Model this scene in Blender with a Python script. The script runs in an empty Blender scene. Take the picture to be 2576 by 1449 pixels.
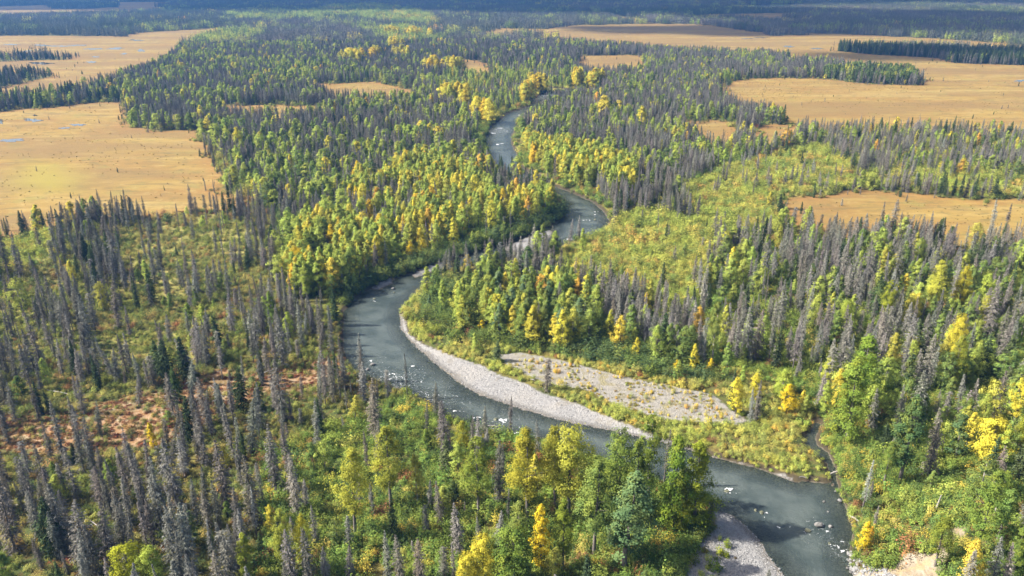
import bpy, math, random
import numpy as np

# ------------------------------------------------------------------ camera, sky, sun, exposure
scene = bpy.context.scene
COL = scene.collection
CAM_Z, PITCH, FPX = 110.0, math.radians(22.0), 1983.7      # FPX: focal length in px of a 2576 px wide picture
cam_data = bpy.data.cameras.new('camera')
cam_data.sensor_width = 36.0
cam_data.lens = 36.0 * FPX / 2576.0
cam_data.clip_start = 1.0
cam_data.clip_end = 40000.0
cam = bpy.data.objects.new('camera', cam_data)
cam.location = (0, 0, CAM_Z)
cam.rotation_euler = (math.pi / 2 - PITCH, 0, 0)
COL.objects.link(cam)
scene.camera = cam

SUN_EL = math.radians(42.0)
SUN_AZ = math.radians(-90.0)          # clockwise from +Y (view direction): square to the left
world = bpy.data.worlds.new('World')
scene.world = world
world.use_nodes = True
wn = world.node_tree.nodes
sky = wn.new('ShaderNodeTexSky')
sky.sky_type = 'NISHITA'
sky.sun_disc = False
sky.sun_elevation = SUN_EL
sky.sun_rotation = SUN_AZ
sky.air_density = 1.0
sky.dust_density = 4.0
sky.ozone_density = 0.6
wn['Background'].inputs['Strength'].default_value = 0.095
world.node_tree.links.new(sky.outputs[0], wn['Background'].inputs['Color'])

sun_data = bpy.data.lights.new('sun', 'SUN')
sun_data.energy = 5.0
sun_data.angle = math.radians(0.8)
sun_data.color = (1.0, 0.93, 0.82)
sun = bpy.data.objects.new('sun', sun_data)
COL.objects.link(sun)
sd = np.array([math.sin(SUN_AZ) * math.cos(SUN_EL), math.cos(SUN_AZ) * math.cos(SUN_EL), math.sin(SUN_EL)])
import mathutils
sun.rotation_euler = mathutils.Vector(sd).to_track_quat('Z', 'Y').to_euler()
sun.location = (-300, 100, 400)

scene.view_settings.view_transform = 'Standard'
scene.view_settings.look = 'None'
scene.view_settings.gamma = 1.0
scene.view_settings.exposure = 1.45
scene.render.engine = 'CYCLES'
cy = scene.cycles
cy.use_denoising = True
cy.max_bounces = 5
cy.diffuse_bounces = 1
cy.glossy_bounces = 2
cy.transmission_bounces = 2
cy.transparent_max_bounces = 8
cy.volume_bounces = 0
cy.use_adaptive_sampling = True
cy.adaptive_threshold = 0.02
cy.caustics_reflective = False
cy.caustics_refractive = False
cy.sample_clamp_indirect = 4.0

RNG = np.random.default_rng(7)
random.seed(7)

# ------------------------------------------------------------------ pixel <-> place, noise, polygons
CP, SP = math.cos(PITCH), math.sin(PITCH)
def unproject(px, py, z=0.0):
    px = np.asarray(px, float); py = np.asarray(py, float)
    a = (px - 1288.0) / FPX; b = (724.5 - py) / FPX
    dx, dy, dz = a, CP + b * SP, -SP + b * CP
    dz = np.minimum(dz, -0.006)
    t = (z - CAM_Z) / dz
    return dx * t, dy * t
def project(x, y, z):
    dz = np.asarray(z, float) - CAM_Z
    fw = y * CP - dz * SP
    up = y * SP + dz * CP
    fw = np.maximum(fw, 1e-3)
    return 1288.0 + FPX * x / fw, 724.5 - FPX * up / fw

def _h(ix, iy, seed):
    n = (ix.astype(np.int64) * 374761393 + iy.astype(np.int64) * 668265263 + seed * 1274126177) & 0x7fffffff
    n = ((n ^ (n >> 13)) * 1274126177) & 0x7fffffff
    return ((n ^ (n >> 16)) & 0xffff) / 65535.0
def vnoise(x, y, s, seed=0):
    x = np.asarray(x, float) / s; y = np.asarray(y, float) / s
    ix = np.floor(x); iy = np.floor(y); fx = x - ix; fy = y - iy
    fx = fx * fx * (3 - 2 * fx); fy = fy * fy * (3 - 2 * fy)
    a = _h(ix, iy, seed); b = _h(ix + 1, iy, seed); c = _h(ix, iy + 1, seed); d = _h(ix + 1, iy + 1, seed)
    return (a * (1 - fx) + b * fx) * (1 - fy) + (c * (1 - fx) + d * fx) * fy
def fbm(x, y, s, seed=0, o=3):
    r = 0.0; w = 0.5
    for k in range(o):
        r = r + w * vnoise(x, y, s / 2 ** k, seed + k * 17); w *= 0.5
    return r / (1 - 0.5 ** o)
def sstep(a, b, x):
    t = np.clip((x - a) / (b - a), 0, 1)
    return t * t * (3 - 2 * t)

def wpoly(pts, z=0.0):
    p = np.array(pts, float)
    # densify so that straight picture edges stay true on the ground
    q = []
    for i in range(len(p)):
        a, b = p[i], p[(i + 1) % len(p)]
        n = max(1, int(np.hypot(*(b - a)) / 60))
        for k in range(n):
            q.append(a + (b - a) * k / n)
    q = np.array(q)
    x, y = unproject(q[:, 0], q[:, 1], z)
    return np.stack([x, y], 1)
def sdist(x, y, poly, margin=40.0):
    """signed distance, positive inside; -margin far outside"""
    x = np.asarray(x, float); y = np.asarray(y, float)
    out = np.full(x.shape, -margin)
    lo = poly.min(0) - margin; hi = poly.max(0) + margin
    m = (x > lo[0]) & (x < hi[0]) & (y > lo[1]) & (y < hi[1])
    if not m.any():
        return out
    X = x[m]; Y = y[m]
    d2 = np.full(X.shape, 1e18); ins = np.zeros(X.shape, bool)
    n = len(poly)
    for i in range(n):
        ax, ay = poly[i]; bx, by = poly[(i + 1) % n]
        ex, ey = bx - ax, by - ay
        L = ex * ex + ey * ey + 1e-12
        t = np.clip(((X - ax) * ex + (Y - ay) * ey) / L, 0, 1)
        dx = X - ax - t * ex; dy = Y - ay - t * ey
        d2 = np.minimum(d2, dx * dx + dy * dy)
        c = ((ay > Y) != (by > Y))
        if ay != by:
            ins ^= c & (X < ex * (Y - ay) / (by - ay) + ax)
    d = np.sqrt(d2)
    out[m] = np.where(ins, d, -np.minimum(d, margin))
    return out
def sdmax(x, y, polys, margin=40.0):
    r = np.full(np.shape(x), -margin)
    for p in polys:
        r = np.maximum(r, sdist(x, y, p, margin))
    return r

# ------------------------------------------------------------------ the plan of the place (picture outlines laid onto the ground)
RIVER = [
    # main river from the far bend down to the foreground: outer bank then inner bank
    [(1500, 228), (1440, 232), (1365, 236), (1340, 250), (1335, 266), (1272, 287), (1262, 300), (1232, 320), (1229, 338), (1219, 352),
     (1222, 380), (1245, 412), (1290, 440), (1350, 462), (1395, 483), (1416, 503), (1420, 543), (1392, 568), (1325, 592), (1269, 613),
     (1180, 640), (1115, 661), (1039, 686), (979, 705), (912, 738), (879, 762), (866, 785), (862, 816), (862, 870), (872, 905), (894, 937),
     (985, 974), (1059, 1003), (1099, 1022), (1186, 1078), (1275, 1091), (1392, 1118), (1500, 1152), (1620, 1195), (1715, 1238), (1790, 1278),
     (1827, 1287), (1870, 1317), (1904, 1353), (1934, 1400), (1977, 1449), (2060, 1560),
     (2230, 1560), (2150, 1449), (2139, 1393), (2148, 1366), (2150, 1333), (2134, 1303), (2120, 1266), (2107, 1230), (2090, 1218), (2037, 1208), (1994, 1210),
     (1930, 1188), (1850, 1165), (1760, 1140), (1690, 1120), (1620, 1106), (1509, 1079), (1442, 1063), (1392, 1053), (1259, 1013), (1192, 989),
     (1159, 966), (1092, 913), (1035, 860), (1012, 830), (1002, 793), (1013, 768), (1039, 750), (1055, 730), (1079, 713), (1092, 688), (1130, 676), (1200, 662), (1300, 645),
     (1405, 621), (1432, 608), (1502, 588), (1529, 567), (1532, 553), (1515, 526), (1492, 508), (1439, 483), (1400, 470), (1350, 446),
     (1310, 420), (1305, 392), (1289, 370), (1286, 343), (1295, 323), (1302, 303), (1322, 290), (1338, 274), (1368, 258), (1400, 250), (1500, 243)],
    [(1500, 228), (1440, 226), (1300, 212), (1202, 209), (1140, 203), (1080, 206), (1080, 211), (1140, 209), (1200, 215), (1300, 219), (1440, 232), (1500, 243)],
]
CREEK = [(2100, 1224), (2086, 1200), (2080, 1166), (2062, 1150), (2026, 1126), (2020, 1100), (2040, 1082), (2052, 1060), (2066, 1062), (2052, 1096), (2056, 1116), (2090, 1140), (2104, 1170), (2106, 1206), (2112, 1232)]
GRAVEL = {
 'point': [(985, 780), (1012, 788), (1020, 812), (1027, 838), (1065, 866), (1105, 884), (1149, 901), (1225, 927), (1249, 943), (1325, 968), (1359, 989), (1455, 1019),
           (1512, 1043), (1589, 1073), (1660, 1100), (1760, 1134), (1850, 1158), (1930, 1180), (1994, 1200), (1994, 1222), (1850, 1180), (1700, 1140), (1500, 1095), (1390, 1070), (1259, 1030), (1150, 980), (1060, 910), (1000, 850), (985, 810)],
 'sandy': [(1252, 897), (1305, 889), (1419, 911), (1525, 939), (1625, 962), (1717, 979), (1794, 996), (1834, 1031), (1880, 1060), (1850, 1073), (1717, 1064),
           (1659, 1054), (1559, 1027), (1479, 987), (1359, 962), (1280, 925)],
 'near': [(1785, 1270), (1835, 1280), (1890, 1316), (1924, 1353), (1960, 1400), (2010, 1449), (2090, 1570), (1690, 1570), (1720, 1449), (1744, 1400), (1765, 1358), (1805, 1330)],
 'mid': [(1262, 622), (1325, 594), (1380, 574), (1396, 580), (1374, 602), (1342, 622), (1292, 636)],
 'strip': [(1030, 690), (1075, 668), (1120, 655), (1120, 672), (1085, 682), (1045, 696)],
 'ledge': [(930, 726), (950, 712), (985, 697), (990, 708), (958, 724)],
}
MEADOW = {
 'near_left': [(-500, 300), (0, 281), (140, 267), (200, 260), (267, 258), (320, 262), (322, 316), (333, 322), (393, 328), (497, 328), (500, 357), (540, 377), (560, 417), (573, 450), (582, 485), (633, 493),
               (605, 526), (560, 535), (483, 530), (350, 545), (250, 552), (133, 568), (50, 604), (-500, 640)],
 'far_left': [(-500, 100), (0, 90), (310, 92), (333, 84), (547, 70), (560, 78), (520, 94), (467, 114), (440, 142), (400, 167), (330, 188), (270, 206), (217, 226), (150, 240), (60, 245), (-500, 260)],
 'horizon_left': [(-400, 22), (0, 16), (140, 12), (290, 5), (430, 5), (445, 14), (390, 16), (430, 27), (380, 33), (230, 36), (0, 44), (-400, 48)],
 'gap_left': [(540, 263), (700, 265), (835, 268), (830, 298), (700, 300), (570, 288)],
 'gap_mid': [(790, 211), (950, 207), (1050, 224), (1045, 258), (900, 258), (800, 244)],
 'gap_far': [(1155, 150), (1200, 152), (1245, 172), (1240, 200), (1160, 190)],
 'gap_right': [(1450, 140), (1520, 139), (1620, 140), (1615, 182), (1520, 188), (1460, 180)],
 'right_main': [(1205, 86), (1252, 71), (1369, 73), (1442, 64), (1619, 60), (1717, 60), (1790, 64), (1924, 83), (2050, 83), (2377, 98), (2576, 114), (3000, 120), (3000, 345), (2576, 345), (2400, 336), (2217, 332), (2084, 332), (1990, 322),
                (1965, 300), (1917, 285), (1860, 275), (1815, 250), (1804, 212), (1867, 199), (1967, 195), (2067, 197), (2180, 213), (2300, 213), (2310, 200), (2240, 180), (2110, 172), (2100, 158), (1990, 158), (1980, 146), (1900, 140), (1717, 134),
                (1600, 125), (1500, 116), (1350, 105), (1250, 98)],
 'right_strip': [(1409, 31), (1470, 28), (1605, 46), (1640, 58), (1600, 58), (1520, 42)],
 'right_far': [(1717, 42), (1790, 36), (1900, 34), (2040, 32), (2040, 40), (1960, 44), (2030, 50), (2020, 58), (1940, 56), (1830, 46), (1740, 50)],
 'right_patch': [(1724, 308), (1790, 300), (1846, 308), (1850, 370), (1760, 365)],
 'right_patch2': [(1877, 322), (1950, 312), (1998, 318), (1995, 365), (1930, 378), (1885, 370)],
 'right_mid': [(1955, 503), (2060, 492), (2160, 478), (2300, 480), (2450, 500), (2576, 505), (2800, 510), (2800, 600), (2520, 625), (2437, 640), (2330, 612), (2200, 602), (2100, 600), (1990, 572), (1960, 530)],
 'far_right2': [(2320, 28), (2480, 26), (2480, 31), (2330, 34)],
 'far_gap': [(1140, 46), (1185, 46), (1185, 52), (1150, 52)],
 'far_strip': [(1060, 12), (1190, 8), (1400, 16), (1400, 20), (1190, 15)],
}
HEATH = {
 'red_clearing': [(-30, 1050), (60, 1040), (180, 1040), (250, 1010), (400, 980), (560, 930), (700, 935), (860, 900), (900, 945), (760, 985), (640, 1010), (520, 1060), (420, 1120), (300, 1140), (120, 1150), (20, 1150), (-30, 1180)],
 'red_mid': [(640, 960), (760, 900), (840, 880), (870, 920), (960, 985), (860, 1000), (700, 1000)],
 'rim_left': [(480, 535), (560, 530), (640, 500), (640, 540), (560, 550)],
}
OPEN = {   # low bright green and yellow shrubs, hardly any trees
 'river_right': [(1420, 628), (1500, 594), (1540, 572), (1560, 545), (1600, 532), (1690, 545), (1760, 560), (1800, 610), (1780, 690), (1740, 780), (1700, 780), (1560, 742), (1440, 712), (1400, 690), (1405, 640)],
 'right_upper': [(1720, 470), (1830, 420), (1960, 385), (2060, 365), (2110, 400), (2140, 440), (2576, 452), (2900, 455), (2900, 500), (2576, 500), (2450, 496), (2300, 476), (2160, 474), (2060, 488), (1960, 505), (1960, 585), (1830, 615), (1760, 560), (1720, 520)],
 'left_upper': [(300, 580), (480, 545), (600, 560), (650, 600), (600, 680), (560, 720), (420, 780), (330, 740), (310, 650)],
 'left_rim': [(-100, 620), (50, 610), (130, 580), (150, 640), (80, 680), (-100, 700)],
 'left_mid': [(240, 800), (420, 790), (520, 800), (600, 850), (500, 900), (330, 920), (250, 880)],
}
W_RIVER = [wpoly(p, -1.0) for p in RIVER]
W_CREEK = wpoly(CREEK, -0.8)
W_GRAVEL = {k: wpoly(p, -0.4) for k, p in GRAVEL.items()}
W_MEADOW = {k: wpoly(p) for k, p in MEADOW.items()}
W_HEATH = {k: wpoly(p) for k, p in HEATH.items()}
W_OPEN = {k: wpoly(p) for k, p in OPEN.items()}
BLUFF = wpoly([(2136, 1398), (2140, 1340), (2200, 1240), (2350, 1150), (2600, 1090), (3100, 1050), (3300, 1750), (2250, 1750), (2160, 1470)])
SAND = [wpoly(p, z) for p, z in (
    ([(2138, 1400), (2180, 1392), (2240, 1400), (2290, 1372), (2345, 1395), (2372, 1449), (2360, 1560), (2170, 1560), (2150, 1460)], 4.0),
    ([(2380, 1330), (2420, 1300), (2450, 1312), (2420, 1345)], 8.0), ([(2330, 1370), (2380, 1345), (2400, 1375), (2360, 1400)], 7.0))]
W_LAKE = wpoly([(1850, 13), (1880, 10), (1930, 9), (1990, 9), (2030, 12), (2020, 18), (1990, 23), (1930, 25), (1890, 23), (1860, 18)], .3)
WATER_Z = -1.0

def river_sd(x, y):
    d = np.maximum(sdmax(x, y, W_RIVER, 60.0), sdist(x, y, W_CREEK, 60.0))
    for k in ('mid', 'strip', 'ledge'):
        d = np.minimum(d, -sdist(x, y, W_GRAVEL[k], 60.0))
    return d + (fbm(x, y, 6.0, 3) - 0.5) * 1.6
def ground_z(x, y, rs=None, gs=None):
    if rs is None: rs = river_sd(x, y)
    if gs is None: gs = sdmax(x, y, list(W_GRAVEL.values()), 40.0)
    d = -rs
    wid = 1.6 + 11.0 * sstep(-1.5, 3.0, gs)
    up = WATER_Z + 1.0 * sstep(-0.15, 1.0, d / wid)
    z = np.where(rs > 0, WATER_Z - 0.05 - np.minimum(1.6, rs * 0.17), up)
    z = z + (fbm(x, y, 22.0, 9) - 0.5) * 0.14 * sstep(2.0, 12.0, d)
    b = sdist(x, y, BLUFF, 60.0)
    gully = (fbm(x * 0.8 + y * 0.6, y * 0.35 - x * 0.3, 5.0, 31) - 0.5)
    z = z + np.where(rs > 0, 0, 9.0 * sstep(-1.0, 30.0, b) + gully * 2.2 * sstep(0, 5, b) * sstep(26, 14, b))
    return z
def ground_hit(px, py):
    z = np.zeros(np.shape(px))
    for _ in range(4):
        x, y = unproject(px, py, z)
        z = ground_z(np.atleast_1d(x), np.atleast_1d(y)).reshape(np.shape(px))
    x, y = unproject(px, py, z)
    return x, y, z

# ------------------------------------------------------------------ materials
def new_mat(name):
    m = bpy.data.materials.new(name); m.use_nodes = True
    nt = m.node_tree; nt.nodes.clear()
    return m, nt, nt.nodes, nt.links
class NB:
    """small node-building helper"""
    def __init__(s, nt): s.nt = nt; s.N = nt.nodes; s.L = nt.links
    def put(s, sock, v):
        if hasattr(v, 'is_output'): s.L.new(v, sock)
        else: sock.default_value = v
    def attr(s, name, typ='GEOMETRY', out='Fac'):
        n = s.N.new('ShaderNodeAttribute'); n.attribute_name = name; n.attribute_type = typ
        return n.outputs[out]
    def math(s, op, a, b=None, c=None, clamp=False):
        n = s.N.new('ShaderNodeMath'); n.operation = op; n.use_clamp = clamp
        s.put(n.inputs[0], a)
        if b is not None: s.put(n.inputs[1], b)
        if c is not None: s.put(n.inputs[2], c)
        return n.outputs[0]
    def ramp(s, x, lo, hi, a=0.0, b=1.0, smooth=True):
        n = s.N.new('ShaderNodeMapRange'); n.interpolation_type = 'SMOOTHSTEP' if smooth else 'LINEAR'
        s.put(n.inputs['Value'], x)
        n.inputs['From Min'].default_value = lo; n.inputs['From Max'].default_value = hi
        n.inputs['To Min'].default_value = a; n.inputs['To Max'].default_value = b
        return n.outputs[0]
    def mix(s, f, a, b, mode='MIX'):
        n = s.N.new('ShaderNodeMix'); n.data_type = 'RGBA'; n.blend_type = mode
        s.put(n.inputs[0], f)
        s.put(n.inputs[6], a if hasattr(a, 'is_output') else (*a, 1.0))
        s.put(n.inputs[7], b if hasattr(b, 'is_output') else (*b, 1.0))
        return n.outputs[2]
    def pos(s):
        return s.N.new('ShaderNodeNewGeometry').outputs['Position']
    def scaled(s, v, sc):
        n = s.N.new('ShaderNodeVectorMath'); n.operation = 'MULTIPLY'
        s.L.new(v, n.inputs[0]); n.inputs[1].default_value = sc
        return n.outputs[0]
    def noise(s, v, scale, detail=4.0, rough=0.55, dist=0.0):
        n = s.N.new('ShaderNodeTexNoise'); s.L.new(v, n.inputs['Vector'])
        n.inputs['Scale'].default_value = scale; n.inputs['Detail'].default_value = detail
        n.inputs['Roughness'].default_value = rough; n.inputs['Distortion'].default_value = dist
        return n.outputs['Fac']
    def voro(s, v, scale, out='Distance', feat='F1'):
        n = s.N.new('ShaderNodeTexVoronoi'); n.feature = feat; s.L.new(v, n.inputs['Vector']); n.inputs['Scale'].default_value = scale
        return n.outputs[out]
    def bump(s, h, strength, distance):
        n = s.N.new('ShaderNodeBump'); s.L.new(h, n.inputs['Height'])
        n.inputs['Strength'].default_value = strength; n.inputs['Distance'].default_value = distance
        return n.outputs[0]
    def principled(s, color, rough=0.9, normal=None, spec=0.2):
        n = s.N.new('ShaderNodeBsdfPrincipled')
        s.put(n.inputs['Base Color'], color if hasattr(color, 'is_output') else (*color, 1.0))
        s.put(n.inputs['Roughness'], rough); n.inputs['Specular IOR Level'].default_value = spec
        if normal is not None: s.L.new(normal, n.inputs['Normal'])
        return n.outputs[0]
    def out(s, sh, vol=None):
        o = s.N.new('ShaderNodeOutputMaterial')
        if sh is not None: s.L.new(sh, o.inputs['Surface'])
        if vol is not None: s.L.new(vol, o.inputs['Volume'])

def mat_ground():
    m, nt, N, L = new_mat('ground'); b = NB(nt)
    P = b.pos(); P2 = b.scaled(P, (1, 1, 0))
    n_big = b.noise(P2, 0.018, 3); n_mid = b.noise(P2, 0.09, 4); n_sm = b.noise(P2, 0.6, 5, 0.6); n_fine = b.noise(P2, 2.6, 3, 0.6)
    # forest floor: moss, dwarf shrub, dry grass
    c = b.mix(b.ramp(n_mid, 0.38, 0.62), (0.045, 0.062, 0.018), (0.15, 0.13, 0.035))
    c = b.mix(b.ramp(n_sm, 0.45, 0.68), c, (0.075, 0.055, 0.022))
    c = b.mix(b.ramp(n_fine, 0.5, 0.75, 0, 0.6), c, (0.19, 0.16, 0.06))
    # open shrub land
    mo = b.ramp(b.math('ADD', b.attr('sd_open'), b.math('MULTIPLY', b.math('SUBTRACT', n_mid, 0.5), 18.0)), -3, 4)
    co = b.mix(b.ramp(n_sm, 0.35, 0.62), (0.12, 0.13, 0.032), (0.24, 0.205, 0.065))
    c = b.mix(mo, c, co)
    # red heath
    mh = b.ramp(b.math('ADD', b.attr('sd_heath'), b.math('MULTIPLY', b.math('SUBTRACT', n_mid, 0.56), 34.0)), -3, 5, 0, 0.85)
    ch = b.mix(b.ramp(n_sm, 0.4, 0.6), (0.22, 0.115, 0.06), (0.31, 0.215, 0.14))
    ch = b.mix(b.ramp(n_fine, 0.5, 0.62), ch, (0.23, 0.12, 0.05))
    ch = b.mix(b.ramp(b.noise(P2, 0.22, 3), 0.56, 0.68, 0, 0.8), ch, (0.33, 0.29, 0.20))
    c = b.mix(mh, c, ch)
    # sedge bog: tan, gold and russet, drawn out in low strings
    mm = b.ramp(b.math('ADD', b.attr('sd_meadow'), b.math('MULTIPLY', b.math('SUBTRACT', n_mid, 0.5), 16.0)), -5, 5)
    Ps = b.scaled(P, (0.2, 1.0, 0.0))
    s1 = b.noise(Ps, 0.035, 5, 0.6, 0.6); s2 = b.noise(Ps, 0.11, 5, 0.6, 0.8); s3 = b.noise(Ps, 0.45, 4, 0.6)
    cm = b.mix(b.ramp(n_big, 0.4, 0.6), (0.222, 0.152, 0.042), (0.200, 0.126, 0.038))
    cm = b.mix(b.ramp(s1, 0.5, 0.68, 0, 0.75), cm, (0.255, 0.19, 0.068))
    cm = b.mix(b.ramp(s1, 0.48, 0.34, 0, 0.7), cm, (0.185, 0.102, 0.034))
    cm = b.mix(b.ramp(s2, 0.53, 0.68, 0, 0.75), cm, (0.115, 0.085, 0.034))
    cm = b.mix(b.ramp(s2, 0.44, 0.34, 0, 0.5), cm, (0.28, 0.21, 0.075))
    cm = b.mix(b.ramp(s3, 0.55, 0.72, 0, 0.6), cm, (0.15, 0.09, 0.03))
    cm = b.mix(b.ramp(n_fine, 0.5, 0.7, 0, 0.5), cm, (0.16, 0.105, 0.035))
    mot = b.noise(b.scaled(P, (0.6, 1.0, 0.0)), 0.16, 6, 0.72, 0.4)
    cm = b.mix(b.ramp(mot, 0.52, 0.62, 0, 0.75), cm, (0.125, 0.098, 0.036))
    cm = b.mix(b.ramp(mot, 0.42, 0.34, 0, 0.6), cm, (0.27, 0.21, 0.085))
    cm = b.mix(b.ramp(b.noise(P2, 0.05, 4, 0.6), 0.56, 0.68, 0, 0.5), cm, (0.17, 0.155, 0.045))
    cm = b.mix(b.ramp(b.noise(Ps, 0.012, 3, 0.55, 0.5), 0.46, 0.6, 0, 0.65), cm, (0.15, 0.10, 0.04))
    cm = b.mix(b.ramp(b.attr('sd_lush'), -6, 30, 0, 0.65), cm, (0.23, 0.20, 0.035))
    cm = b.mix(b.ramp(b.attr('sd_meadow'), 14, 2, 0, 0.3), cm, (0.23, 0.10, 0.035))
    c = b.mix(mm, c, cm)
    # bare dark soil on the cut banks
    sepc = N.new('ShaderNodeSeparateXYZ'); L.new(P, sepc.inputs[0])
    c = b.mix(b.ramp(sepc.outputs[2], -0.12, -0.4, 0, 0.9), c, (0.045, 0.036, 0.026))
    # river gravel
    mg = b.ramp(b.math('ADD', b.attr('sd_gravel'), b.math('MULTIPLY', b.math('SUBTRACT', n_sm, 0.5), 3.0)), -0.5, 0.7)
    vor = b.voro(P, 2.6, 'Color'); sep = N.new('ShaderNodeSeparateColor'); L.new(vor, sep.inputs[0])
    vor2 = b.voro(P, 6.0, 'Color'); sep2 = N.new('ShaderNodeSeparateColor'); L.new(vor2, sep2.inputs[0])
    cg = b.mix(sep.outputs[0], (0.16, 0.16, 0.16), (0.25, 0.25, 0.25))
    cg = b.mix(b.math('MULTIPLY', sep2.outputs[1], 0.5), cg, (0.22, 0.21, 0.20))
    cg = b.mix(b.ramp(n_mid, 0.45, 0.65, 0, 0.35), cg, (0.25, 0.235, 0.21))
    # sandy upper bar
    ms = b.ramp(b.math('ADD', b.attr('sd_sandy'), b.math('MULTIPLY', b.math('SUBTRACT', n_sm, 0.5), 4.0)), -1, 2)
    cs = b.mix(b.ramp(n_sm, 0.35, 0.65), (0.18, 0.17, 0.15), (0.225, 0.213, 0.19))
    cs = b.mix(b.ramp(b.noise(P2, 0.28, 5, 0.65), 0.50, 0.60, 0, 0.65), cs, (0.17, 0.15, 0.06))
    cg = b.mix(ms, cg, cs)
    szz = N.new('ShaderNodeSeparateXYZ'); L.new(P, szz.inputs[0])
    cg = b.mix(b.ramp(b.math('ADD', szz.outputs[2], b.math('MULTIPLY', n_sm, 0.2)), WATER_Z + 0.34, WATER_Z + 0.2, 0, 0.65), cg, (0.085, 0.08, 0.072))
    cg = b.mix(b.ramp(b.noise(P2, 0.14, 4, 0.6), 0.56, 0.64, 0, 0.5), cg, (0.16, 0.145, 0.12))
    c = b.mix(mg, c, cg)
    # eroded bluff
    mb = b.ramp(b.math('ADD', b.attr('sd_bluff'), b.math('MULTIPLY', b.math('SUBTRACT', n_sm, 0.5), 3.0)), -0.6, 0.9)
    n_g = b.noise(b.scaled(P, (0.5, 0.5, 2.2)), 0.8, 5, 0.65, 1.0)
    cb = b.mix(b.ramp(n_g, 0.35, 0.68), (0.26, 0.23, 0.18), (0.16, 0.125, 0.085))
    cb = b.mix(b.ramp(b.noise(P, 0.35, 3), 0.5, 0.62, 0, 0.7), cb, (0.26, 0.20, 0.11))
    c = b.mix(mb, c, cb)
    # stream bed below the water line
    sepz = N.new('ShaderNodeSeparateXYZ'); L.new(P, sepz.inputs[0])
    wet = b.ramp(sepz.outputs[2], WATER_Z + 0.14, WATER_Z - 0.06)
    cbed = b.mix(sep.outputs[0], (0.07, 0.062, 0.05), (0.19, 0.165, 0.13))
    c = b.mix(wet, c, cbed)
    hgt = b.math('ADD', b.math('MULTIPLY', n_sm, 0.5), b.math('MULTIPLY', n_fine, 0.3))
    hg = b.math('MULTIPLY', b.math('SUBTRACT', 1.0, b.voro(P, 2.6)), b.math('MULTIPLY', mg, 0.7))
    nor = b.bump(b.math('ADD', hgt, hg), 0.8, 0.35)
    b.out(b.principled(c, 0.95, nor, 0.1))
    return m

def mat_water(name='river_water', bog=False):
    m, nt, N, L = new_mat(name); b = NB(nt)
    P = b.pos()
    if bog:
        nor = b.bump(b.noise(P, 0.6, 2), 0.05, 0.1)
        sh = b.principled((0.05, 0.05, 0.045), 0.06, nor, 0.5)
        b.out(sh); return m
    depth = b.attr('depth'); riff = b.attr('riffle')
    w1 = b.noise(P, 0.55, 4, 0.6, 0.5); w2 = b.noise(P, 1.7, 4, 0.65, 0.4); w3 = b.noise(P, 0.12, 3)
    rough_amt = b.math('ADD', 0.55, b.math('MULTIPLY', riff, 1.0))
    h = b.math('MULTIPLY', b.math('ADD', b.math('MULTIPLY', w1, 0.75), b.math('MULTIPLY', w2, 0.42)), rough_amt)
    nor = b.bump(h, 0.9, 0.5)
    body = b.mix(b.ramp(w3, 0.35, 0.65), (0.038, 0.051, 0.049), (0.072, 0.088, 0.083))
    diff = N.new('ShaderNodeBsdfDiffuse'); L.new(body, diff.inputs['Color']); L.new(nor, diff.inputs['Normal'])
    tr = N.new('ShaderNodeBsdfTransparent'); tr.inputs['Color'].default_value = (0.62, 0.72, 0.66, 1)
    op = b.ramp(depth, 0.0, 1.1, 0.08, 0.92, smooth=False)
    mx = N.new('ShaderNodeMixShader'); L.new(op, mx.inputs[0]); L.new(tr.outputs[0], mx.inputs[1]); L.new(diff.outputs[0], mx.inputs[2])
    gl = N.new('ShaderNodeBsdfGlossy'); gl.inputs['Roughness'].default_value = 0.16; L.new(nor, gl.inputs['Normal'])
    fr = N.new('ShaderNodeFresnel'); fr.inputs['IOR'].default_value = 1.33; L.new(nor, fr.inputs['Normal'])
    mx2 = N.new('ShaderNodeMixShader'); L.new(fr.outputs[0], mx2.inputs[0]); L.new(mx.outputs[0], mx2.inputs[1]); L.new(gl.outputs[0], mx2.inputs[2])
    # broken white water where the bed shoals
    fo = b.noise(b.scaled(P, (1, 1.0, 1)), 1.5, 5, 0.75, 0.8)
    fm = b.ramp(b.math('ADD', fo, b.math('MULTIPLY', riff, 0.15)), 0.69, 0.78)
    fm = b.math('MULTIPLY', fm, b.ramp(riff, 0.02, 0.3))
    fd = N.new('ShaderNodeBsdfDiffuse'); fd.inputs['Color'].default_value = (0.45, 0.47, 0.49, 1)
    mx3 = N.new('ShaderNodeMixShader'); L.new(fm, mx3.inputs[0]); L.new(mx2.outputs[0], mx3.inputs[1]); L.new(fd.outputs[0], mx3.inputs[2])
    b.out(mx3.outputs[0])
    return m

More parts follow.
